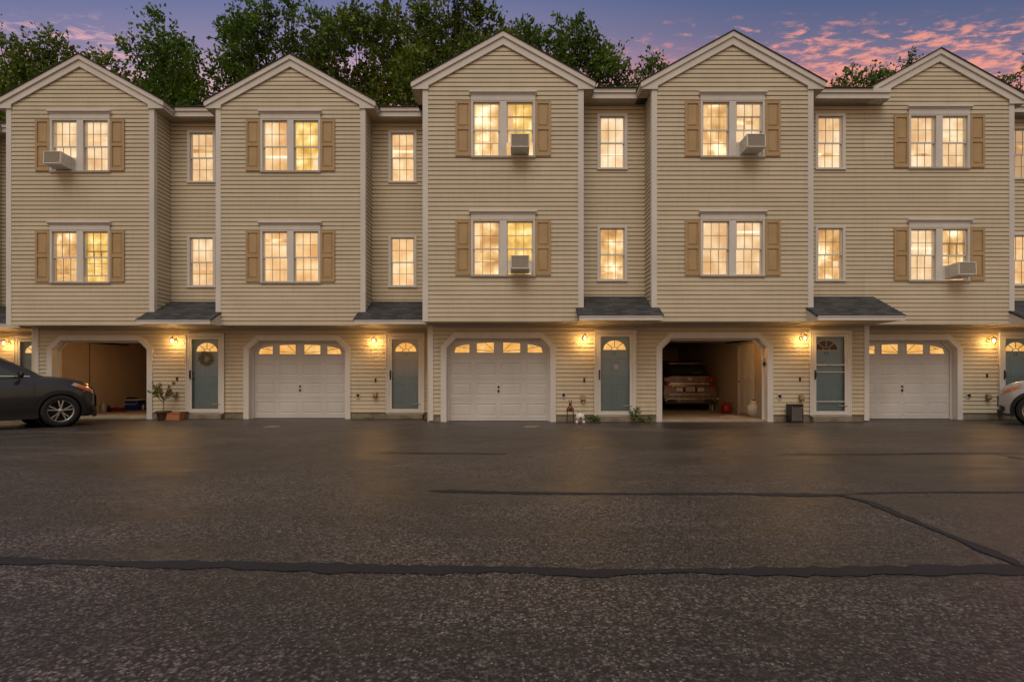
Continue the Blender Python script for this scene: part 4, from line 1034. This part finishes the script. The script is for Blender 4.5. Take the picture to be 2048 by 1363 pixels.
def body_sec(x):
    w_, zb, zs_, zt = (float(catmull(BX, [r[i] for r in BODY], x)) for i in (1, 2, 3, 4))
    return [(0, zb), (w_*.80, zb), (w_*.955, zb+.07), (w_*.985, zb+(zs_-zb)*.35), (w_*1.0, zb+(zs_-zb)*.62), (w_*.995, zb+(zs_-zb)*.85), (w_*.975, zs_), (w_*.93, zs_+(zt-zs_)*.45), (w_*.88, zs_+(zt-zs_)*.82), (w_*.80, zt-.004), (w_*.45, zt+.012), (0, zt+.018)]
def side_y(x, z):
    s = body_sec(x)[2:10]; zz = [p[1] for p in s]; yy = [p[0] for p in s]
    return float(np.interp(z, zz, yy))
CX = [r[0] for r in CAB]
def cab_side_y(x, z):
    wr, zr = (float(catmull(CX, [r[i] for r in CAB], x)) for i in (1, 2)); s = body_sec(x); zb = s[9][1]; wb = s[9][0]+.03
    t = min(1, max(0, (z-zb)/max(.05, zr-zb))); return wb+(wr-wb)*t**1.15
def patch_grid(mb, poly_fn, nx, nz, yfn, off, sgn):
    """poly_fn(u,v)->(x,z)"""
    vs = []
    for i in range(nx+1):
        for j in range(nz+1):
            x, z = poly_fn(i/nx, j/nz); vs.append((x, sgn*(yfn(x, z)+off), z))
    mb.raw(vs, [(i*(nz+1)+j, (i+1)*(nz+1)+j, (i+1)*(nz+1)+j+1, i*(nz+1)+j+1) for i in range(nx) for j in range(nz)], True)
def quadfn(a, b, c, d):   # corners: a(0,0) b(1,0) c(1,1) d(0,1)
    return lambda u, v: tuple(a[k]*(1-u)*(1-v)+b[k]*u*(1-v)+c[k]*u*v+d[k]*(1-u)*v for k in (0, 1))
def car(name, loc, rz, paint, label, rear_detail=False, scale=1.0, amber=True):
    r = thing(name, loc, label, 'car', rz=rz); r.scale = (scale,)*3
    # body
    xs = np.concatenate([np.linspace(-3.78, -3.3, 9), np.linspace(-3.2, .3, 36), np.linspace(.35, .84, 22)])
    vs = []; S = [body_sec(x) for x in xs]
    full = lambda s: s+[(-y, z) for y, z in s[-2:0:-1]]
    n = len(full(S[0])); fs = []
    for x, s in zip(xs, S): vs += [(x, y, z) for y, z in full(s)]
    for i in range(len(xs)-1):
        for k in range(n): fs.append((i*n+k, i*n+(k+1) % n, (i+1)*n+(k+1) % n, (i+1)*n+k))
    fs.append(tuple(range(n-1, -1, -1))); fs.append(tuple((len(xs)-1)*n+k for k in range(n)))
    mb = MB(); mb.raw(vs, fs, True); body = mb.build('body', paint, r)
    cut = MB()
    for x in (0, -2.79):
        for s in (-1, 1):
            c = MB(); cut.lathe([(0, -.22), (.425, -.22), (.425, .22), (0, .22)], (x, s*.92, .37), 'y', 40)
    co_ = cut.build('cut', None)
    import bmesh
    for ob in (co_, body):
        bm = bmesh.new(); bm.from_mesh(ob.data); bmesh.ops.remove_doubles(bm, verts=bm.verts, dist=1e-5); bmesh.ops.recalc_face_normals(bm, faces=bm.faces); bm.to_mesh(ob.data); bm.free()
    body.parent = None
    md = body.modifiers.new('b', 'BOOLEAN'); md.operation = 'DIFFERENCE'; md.object = co_; md.solver = 'EXACT'
    dg = bpy.context.evaluated_depsgraph_get(); me = bpy.data.meshes.new_from_object(body.evaluated_get(dg)); body.modifiers.clear(); body.data = me
    if len(me.materials) == 0: me.materials.append(M[paint])
    for p in me.polygons: p.material_index = 0
    body.parent = r; bpy.data.objects.remove(co_)
    sm = body.modifiers.new('es', 'EDGE_SPLIT'); sm.split_angle = R(38)
    # cabin shell
    xs = np.concatenate([np.linspace(-3.70, -3.0, 12), np.linspace(-2.9, -1.3, 14), np.linspace(-1.2, -.28, 16)]); vs = []; m_ = 12; rows = []
    for x in xs:
        wr, zr = (float(catmull(CX, [q[i] for q in CAB], x)) for i in (1, 2)); s = body_sec(x); zb = s[9][1]-.02; zr = max(zr, zb+.03)
        pts = [(cab_side_y(x, zb+(zr-zb)*t_), zb+(zr-zb)*t_) for t_ in (0, .25, .5, .75, .93)]+[(wr*.93, zr+.012), (wr*.5, zr+.03), (0, zr+.035)]
        rows.append(pts+[(-y, z) for y, z in pts[-2::-1]])
    n = len(rows[0])
    for x, q in zip(xs, rows): vs += [(x, y, z) for y, z in q]
    mb = MB(); mb.raw(vs, [(i*n+k, i*n+k+1, (i+1)*n+k+1, (i+1)*n+k) for i in range(len(xs)-1) for k in range(n-1)], True); mb.build('cabin', 'paint_dark' if rear_detail else paint, r)  # garaged car: shadow on the cabin put in as a darker paint
    # windows
    for s in (-1, 1):
        for (a, b_, c, d_) in (((-1.55, 1.225), (-.74, 1.215), (-1.20, 1.54), (-1.55, 1.60)), ((-2.50, 1.225), (-1.60, 1.20), (-1.60, 1.60), (-2.46, 1.61)), ((-3.36, 1.26), (-2.60, 1.235), (-2.56, 1.60), (-3.22, 1.545))):
            mb = MB(); patch_grid(mb, quadfn(a, b_, c, d_), 10, 6, cab_side_y, .006, s); mb.build('side_window', 'car_glass', r)
        mb = MB(); patch_grid(mb, quadfn((-3.45, 1.205), (-.52, 1.18), (-.54, 1.20), (-3.45, 1.235)), 30, 1, cab_side_y, .010, s); mb.build('window_trim', 'chrome', r)
        # cladding along sill and arches
        mb = MB(); patch_grid(mb, quadfn((-2.36, .22), (-.43, .22), (-.43, .36), (-2.36, .36)), 20, 3, side_y, .010, s); mb.build('sill_cladding', 'clad', r)
        mb = MB(); patch_grid(mb, quadfn((-2.36, .415), (-.43, .40), (-.43, .43), (-2.36, .445)), 20, 1, side_y, .014, s); mb.build('side_moulding', 'chrome' if False else paint, r)
        for ax in (0, -2.79):
            mb = MB(); R0, R1 = .412, .50
            def af(u, v, ax=ax): t_ = R(-18+216*u); rr = R0+(R1-R0)*v; return (ax+rr*math.cos(t_), .37+rr*math.sin(t_))
            patch_grid(mb, af, 28, 2, side_y, .012, s); mb.build('arch_trim', 'clad', r)
            mb = MB(); mb.lathe([(0, -.22*s), (.42, -.22*s), (.42, .02*s), (.425, .03*s)], (ax, s*.84, .37), 'y', 40); mb.v = mb.v; mb.f = mb.f[:-1]; mb.sm = mb.sm[:-1] ; mb.build('wheel_well', 'clad', r)
        for xd in (-.48, -1.555, -2.60):
            mb = MB(); patch_grid(mb, quadfn((xd-.004, .44), (xd+.004, .44), (xd+.004, 1.12), (xd-.004, 1.12)), 1, 16, side_y, .003, s); mb.build('door_seam', 'black', r)
        for xd in (-1.36, -2.38):
            mb = MB(); y_ = side_y(xd, .96)+.03; mb.tube([(xd-.10, s*(y_-.02), .965), (xd-.07, s*y_, .97), (xd+.07, s*y_, .97), (xd+.10, s*(y_-.02), .965)], .013, 6); mb.build('door_handle', 'chrome' if paint == 'paint_dark' else paint, r)
        # mirror
        mb = MB(); mb.lathe([(0, -.13), (.06, -.12), (.085, -.04), (.085, .04), (.05, .11), (0, .12)], (-.74, s*1.02, 1.23), 'y', 16, sx=.6, sy=1); mb.tube([(-.72, s*.84, 1.17), (-.72, s*.95, 1.19)], .025, 8); mb.build('mirror', 'black', r)
        # headlight + amber corner
        mb = MB(); patch_grid(mb, quadfn((.20, .985), (.74, .74), (.70, .86), (.28, 1.04)), 14, 5, side_y, .010, s); mb.build('headlight', 'headlight', r)
        if amber:
            mb = MB(); patch_grid(mb, quadfn((.32, .94), (.66, .79), (.62, .865), (.34, 1.0)), 8, 3, side_y, .016, s); mb.build('turn_signal', 'amber', r)
        mb = MB(); patch_grid(mb, quadfn((.60, .36), (.76, .36), (.75, .50), (.62, .46)), 6, 3, side_y, .010, s); mb.build('fog_light', 'black', r)
        mb = MB(); patch_grid(mb, quadfn((-3.72, .92), (-3.30, .98), (-3.28, 1.10), (-3.70, 1.10)), 8, 4, side_y, .010, s); mb.build('taillight', 'taillight', r)
    # windscreen and rear window
    def slab(xa, xb, f, name_):
        mb = MB(); vs = []
        for i in range(9):
            x = xa+(xb-xa)*i/8; wr, zr = (float(catmull(CX, [q[k] for q in CAB], x)) for k in (1, 2))
            for k in range(9):
                v = -1+2*k/8; vs.append((x, v*wr*f, zr+.042-.012*abs(v)**3-.004))
        mb.raw(vs, [(i*9+k, (i+1)*9+k, (i+1)*9+k+1, i*9+k+1) for i in range(8) for k in range(8)], True); mb.build(name_, 'car_glass', r)
    slab(-1.16, -.34, .90, 'windscreen'); slab(-3.67, -3.36, .90, 'rear_window')
    # front face: grille, lower bumper
    mb = MB()
    def front_x(y, z):
        y = abs(y); lo, hi = .2, .839
        for _ in range(16):
            m2 = (lo+hi)/2; s = body_sec(m2); yy = float(np.interp(z, [p[1] for p in s[2:10]], [p[0] for p in s[2:10]])) if s[2][1] < z < s[9][1] else (0 if z > s[9][1] else s[1][0])
            if yy > y: lo = m2
            else: hi = m2
        return lo
    vs = []
    for i in range(15):
        y = -.52+1.04*i/14
        for j in range(6):
            z = .42+.30*j/5; vs.append((front_x(y, z)+.02, y, z))
    mb.raw(vs, [(i*6+j, (i+1)*6+j, (i+1)*6+j+1, i*6+j+1) for i in range(14) for j in range(5)], True); mb.build('grille', 'black', r)
    mb = MB(); vs = []
    for i in range(21):
        y = -.80+1.6*i/20
        for j in range(4):
            z = .20+.16*j/3; vs.append((front_x(y, max(z, .34))+.03, y, z))
    mb.raw(vs, [(i*4+j, (i+1)*4+j, (i+1)*4+j+1, i*4+j+1) for i in range(20) for j in range(3)], True); mb.build('front_bumper', 'clad', r)
    # roof rails
    for s in (-1, 1):
        mb = MB(); mb.tube([(-3.1, s*.60, 1.68), (-3.0, s*.60, 1.74), (-1.5, s*.60, 1.765), (-1.35, s*.60, 1.72)], .014, 6); mb.build('roof_rail', 'black', r)
    # wheels
    for ax in (0, -2.79):
        for s in (-1, 1):
            w_ = MB(); prof = [(.255, -.10), (.275, -.115), (.345, -.112), (.372, -.085), (.380, -.04), (.380, .04), (.372, .085), (.345, .112), (.275, .115), (.255, .10)]
            w_.lathe(prof, (ax, s*.84, .38), 'y', 44); w_.f = w_.f[:-2]; w_.sm = w_.sm[:-2]; wh = w_.build('wheel', 'rubber', r)
            rm = MB(); cy = s*.84
            rm.lathe([(.258, -.08*s), (.262, .085*s), (.268, .10*s), (.25, .098*s), (.235, .07*s), (.235, -.07*s)], (ax, cy, .38), 'y', 40); rm.f = rm.f[:-2]; rm.sm = rm.sm[:-2]
            for q in range(5):
                a0 = R(90+72*q)
                for da in (-.19, .19):
                    a1 = a0+da; rm.bar((ax+.05*math.cos(a0+da*.3), cy+s*.085, .38+.05*math.sin(a0+da*.3)), (ax+.245*math.cos(a1), cy+s*.082, .38+.245*math.sin(a1)), .028, .022)
            rm.lathe([(0, .10*s), (.045, .098*s), (.06, .08*s), (.06, .05*s)], (ax, cy, .38), 'y', 20); rm.build('rim', 'rim', wh)
            dk = MB(); dk.lathe([(0, .03*s), (.235, .03*s)], (ax, cy, .38), 'y', 30); dk.build('brake_disc', 'dark_metal', wh)
    if rear_detail:
        X = -3.80
        def plate(name_, pts, x0, x1, m): b2 = MB(); b2.prism(pts, x0, x1, 'x'); return b2.build(name_, m, r, bevel=.006)
        plate('tailgate', [(-.80, .98), (.80, .98), (.78, 1.14), (.60, 1.19), (-.60, 1.19), (-.78, 1.14)], X-.01, X+.15, paint)
        plate('bumper', [(-.88, .40), (.88, .40), (.91, .62), (.88, .80), (-.88, .80), (-.91, .62)], X-.06, X+.25, paint)
        plate('lower_bumper', [(-.84, .24), (.84, .24), (.88, .40), (-.88, .40)], X-.05, X+.25, 'clad')
        for s in (-1, 1):
            plate('taillight', [(s*.50, 1.10), (s*.56, 1.04), (s*.86, 1.00), (s*.90, 1.08), (s*.84, 1.145), (s*.50, 1.15)], X-.035, X+.2, 'taillight')
            plate('reflector', [(s*.63, .80), (s*.90, .79), (s*.905, .87), (s*.60, .87)], X-.07, X+.2, 'taillight')
            plate('reverse_light', [(s*.25, .66), (s*.45, .66), (s*.50, .80), (s*.25, .80)], X-.065, X, 'headlight')
            plate('lamp_glint', [(s*.72, 1.045), (s*.75, 1.045), (s*.75, 1.065), (s*.72, 1.065)], X-.04, X, 'chrome')
        b2 = MB(); b2.prism([(-.68, .905), (.68, .905), (.66, .955), (-.66, .955)], X-.035, X, 'x'); b2.build('chrome_bar', 'chrome', r, bevel=.012)
        plate('plate_recess', [(-.54, .82), (.54, .82), (.42, .64), (-.42, .64)], X-.062, X, 'clad')
        pz = plate('license_plate', [(-.155, .665), (.155, .665), (.155, .81), (-.155, .81)], X-.07, X, 'plate')
        b2 = MB()
        for i in range(6): b2.box(X-.073, X-.07, -.115+.04*i, -.095+.04*i, .70, .765)
        b2.build('plate_character', simple('plate marks', (.10, .06, .16), .5), pz)
        b2 = MB(); b2.tube([(X-.02, .075*math.cos(R(t_)), 1.085+.042*math.sin(R(t_))) for t_ in range(0, 361, 20)], .009, 6); b2.bar((X-.02, -.03, 1.055), (X-.02, -.015, 1.115), .012); b2.bar((X-.02, .015, 1.055), (X-.02, .03, 1.115), .012); b2.bar((X-.02, -.025, 1.083), (X-.02, .025, 1.089), .010); b2.build('badge', 'chrome', r)
        for zz, ww, m in ((.565, .70, 'chrome'), (.50, .74, paint)):
            b2 = MB(); b2.prism([(-ww, zz-.015), (ww, zz-.015), (ww, zz+.012), (-ww, zz+.012)], X-.075, X-.05, 'x'); b2.build('bumper_strip', m, r, bevel=.006)
        b2 = MB(); b2.tube([(X-.06, -.86, .34), (X-.07, -.74, .415), (X-.07, .74, .415), (X-.06, .86, .34)], .018, 8); b2.build('skid_trim', 'chrome', r)
        plate('skid_plate', [(-.45, .30), (.45, .30), (.52, .38), (-.52, .38)], X-.065, X, 'paint_grey')
        b2 = MB(); b2.tube([(X+.16, -.05, 1.30), (X+.15, -.40, 1.31)], .010, 6); b2.build('wiper', 'chrome', r)
        b2 = MB(); b2.prism([(-.66, 1.60), (.66, 1.60), (.62, 1.64), (-.62, 1.64)], X+.22, X+.55, 'x'); b2.build('spoiler', paint, r, bevel=.01)
    return r
th = R(54)
def place_car(px, Y, th_, side): # near-front wheel's contact seen at px, distance Y; side=+1 heading right, -1 heading left
    xw = wx(px, Y); s = .84
    if side > 0: c_, s_ = math.cos(th_), math.sin(th_); ly = -s      # heading (c,s); near wheel at local y=-s
    else: c_, s_ = -math.cos(th_), math.sin(th_); ly = s
    return (xw-(-s_*ly), Y-(c_*ly), 0), math.atan2(s_, c_)
l1, a1 = place_car(119, 12.98, th, 1)
car('parked_car', l1, a1, 'paint_dark', 'dark grey car parked at the left edge before the open garage')
l2, a2 = place_car(2074, 13.05, th, -1)
car('parked_car', l2, a2, 'paint_white', 'silver white car whose nose shows at the right edge', scale=.97)
car('parked_car', (5.86, 18.0+3.80, .05), R(90), 'paint_grey', 'bronze grey car parked inside the open garage, seen from behind', rear_detail=True, scale=.965)

# ------------------------------------------------------------------------------ trees
def tree(name, Y, lobes, label, leaf='leaf_deep', size=.20, dens=1.0, spiky=.5, trunk=None, depth=1.3, base=None):
    """lobes: (px, py, r_px) outline read at distance Y, each a real clump of leaves at its own depth"""
    k = Y/1100; L = []
    r_ = np.random.default_rng(abs(hash(label)) % 1000 if False else sum(map(ord, label)))
    for (px, py, rr) in lobes:
        L.append((np.array([wx(px, Y), Y+r_.uniform(-1, 1)*depth, wz(py, Y)]), rr*k))
    cen = np.mean([l[0] for l in L], axis=0); bx = wx(trunk, Y) if trunk else cen[0]
    root = thing(name, (bx, Y, 0), label, 'tree', 'trees behind the townhouses')
    origin = np.array([bx, Y, 0])
    V = []; F = []
    ns = 0
    for c, rad in L:
        nsp = int(95*dens*(rad/1.0)**2)+10
        d = r_.normal(size=(nsp, 3)); d /= np.linalg.norm(d, axis=1)[:, None]
        rr = rad*(r_.random(nsp)**.45)
        p = c+d*rr[:, None]*np.array([1, 1, .85])
        # sprig direction: outward and up
        out = d*1.0+np.array([0, 0, .55])+r_.normal(size=(nsp, 3))*.35; out /= np.linalg.norm(out, axis=1)[:, None]
        ln = r_.uniform(.25, .6, nsp)*(1+spiky*r_.random(nsp))
        m = 13
        t = r_.random((nsp, m)); q = p[:, None]+out[:, None]*(t*ln[:, None])[..., None]+r_.normal(size=(nsp, m, 3))*.10*(1-.5*t)[..., None]
        q = q.reshape(-1, 3); o2 = np.repeat(out, m, 0)+r_.normal(size=(nsp*m, 3))*.75; o2 /= np.linalg.norm(o2, axis=1)[:, None]
        sd = np.cross(o2, r_.normal(size=(nsp*m, 3))); sd /= np.linalg.norm(sd, axis=1)[:, None]
        s = 1.08*size*r_.uniform(.55, 1.25, nsp*m)[:, None]
        a = q; b = q+o2*s*.5+sd*s*.30; cc = q+o2*s; dd = q+o2*s*.5-sd*s*.30
        V.append(np.stack([a, b, cc, dd], 1).reshape(-1, 3))
    V = np.concatenate(V)-origin; n = len(V)//4
    me = bpy.data.meshes.new('crown'); me.vertices.add(len(V)); me.vertices.foreach_set('co', V.ravel())
    me.loops.add(len(V)); me.loops.foreach_set('vertex_index', np.arange(len(V))); me.polygons.add(n)
    me.polygons.foreach_set('loop_start', np.arange(n)*4); me.polygons.foreach_set('loop_total', np.full(n, 4)); me.update(calc_edges=True); me.validate()
    me.materials.append(M[leaf]); co = bpy.data.objects.new('crown', me); C.objects.link(co); co.parent = root
    # trunk and limbs
    tb = MB(); ztop = max(l[0][2] for l in L); zf = min(l[0][2] for l in L)
    fork = Vector((0, 0, max(3, zf*.55)))
    tb.tube([(0, 0, 0), (.05, 0, fork.z*.5), fork, (cen[0]-bx, cen[1]-Y, (zf+ztop)/2)], [.34, .28, .22, .08], 10); tb.build('trunk', 'bark', root)
    lb = MB()
    for c, rad in L:
        e = Vector(c-origin); m1 = fork.lerp(e, .5)+Vector((0, 0, .5)); st = fork.lerp(Vector((cen[0]-bx, cen[1]-Y, (zf+ztop)/2)), r_.random()*.7)
        lb.tube([st, m1, e, e+Vector((r_.normal()*.3, 0, rad*.7))], [.06, .035, .018, .008], 6)
    lb.build('limb', 'bark', root)
    return root
tree('deciduous_tree', 29, [(-30, 185, 50), (20, 150, 38), (35, 118, 20), (60, 185, 45), (90, 140, 30), (112, 108, 16), (140, 150, 38), (150, 118, 16), (190, 150, 30), (186, 108, 14), (205, 165, 32), (240, 175, 28), (262, 150, 14), (260, 200, 30), (-40, 235, 45), (10, 250, 40), (70, 240, 40)], 'broad deciduous tree behind the leftmost gable', 'leaf_mid', .19, 1.0, 1.0)
tree('evergreen_tree', 27, [(345, 80, 15), (338, 105, 22), (310, 100, 12), (365, 92, 11), (300, 128, 20), (345, 135, 32), (375, 130, 22), (275, 112, 8), (300, 165, 28), (345, 175, 36), (385, 165, 24), (290, 195, 26), (340, 212, 38), (380, 208, 26), (330, 250, 40), (385, 250, 34)], 'pointed evergreen tree between the two left gables', 'leaf_pine', .18, 1.25, .9)
tree('deciduous_tree', 28, [(450, 35, 10), (462, 55, 14), (450, 75, 9), (478, 80, 22), (472, 115, 20), (448, 130, 12), (445, 155, 14), (470, 165, 26), (520, 35, 11), (530, 55, 16), (548, 40, 10), (510, 85, 26), (545, 90, 28), (500, 130, 30), (545, 145, 34), (585, 40, 11), (588, 65, 18), (580, 30, 6), (600, 90, 26), (590, 130, 34), (460, 200, 28), (510, 190, 34), (570, 190, 36), (500, 240, 40), (640, 75, 14), (650, 55, 10)], 'spiky crowned tree behind the second gable from left', 'leaf_deep', .19, 1.15, 1.1, trunk=540)
tree('deciduous_tree', 30, [(652, 60, 18), (675, 45, 14), (700, 40, 16), (720, 55, 24), (690, 75, 26), (745, 35, 10), (760, 55, 20), (780, 35, 12), (790, 65, 24), (735, 85, 26), (775, 95, 28), (812, 80, 18), (645, 110, 22), (680, 130, 18), (720, 125, 14), (760, 135, 14), (800, 130, 24), (650, 160, 30), (700, 165, 34), (760, 165, 30), (810, 170, 32), (660, 210, 34), (720, 205, 38), (780, 208, 36), (830, 210, 30), (640, 190, 26)], 'rounded green tree between the second and middle gables', 'leaf_mid', .2, 1.1, .7, trunk=735)
tree('deciduous_tree', 28.5, [(845, 25, 9), (850, 42, 14), (838, 60, 18), (870, 60, 22), (900, 20, 12), (915, 12, 9), (930, 15, 11), (905, 42, 22), (935, 40, 22), (965, 48, 14), (985, 62, 12), (890, 90, 32), (935, 85, 32), (975, 95, 28), (850, 110, 28), (905, 130, 34), (960, 130, 34), (845, 160, 30), (830, 195, 28), (880, 175, 36), (1010, 100, 30), (1010, 140, 30), (822, 120, 14), (855, 215, 30)], 'tall olive green tree directly behind the middle gable', 'leaf_mid', .2, 1.2, .9, trunk=900)
tree('deciduous_tree', 29.5, [(1022, 62, 12), (1035, 80, 20), (1060, 72, 8), (1060, 100, 22), (1078, 90, 10), (1100, 95, 14), (1124, 62, 8), (1125, 90, 18), (1150, 95, 16), (1168, 72, 5), (1172, 95, 10), (1105, 120, 24), (1145, 125, 26), (1180, 115, 14), (1195, 118, 9), (1175, 145, 20), (1210, 125, 8), (1205, 150, 14), (1225, 135, 7), (1215, 172, 20), (1190, 175, 18), (1238, 160, 10), (1245, 180, 9), (1120, 160, 34), (1165, 185, 26)], 'ragged tree right of the middle gable with loose outer twigs', 'leaf_deep', .19, 1.05, 1.1, trunk=1120)
tree('deciduous_tree', 31, [(1262, 172, 11), (1278, 160, 12), (1292, 148, 8), (1300, 175, 18), (1325, 185, 22)], 'small dark treetop left of the gable over the car garage', 'leaf_deep', .17, 1.3, .6)
tree('evergreen_tree', 30, [(1688, 172, 9), (1692, 162, 4), (1682, 182, 10), (1712, 182, 10), (1730, 172, 12), (1745, 162, 10), (1755, 178, 16), (1775, 172, 14), (1785, 140, 4), (1806, 132, 5), (1800, 165, 16), (1830, 178, 22)], 'low treetop left of the rightmost gable', 'leaf_deep', .16, 1.5, .5)
tree('deciduous_tree', 30, [(2022, 165, 7), (2012, 168, 5), (2034, 160, 5), (2030, 176, 6), (2010, 185, 12), (2040, 195, 14), (2060, 190, 14)], 'thin twiggy treetop at the right edge behind the gable', 'leaf_deep', .15, 1.0, .5)
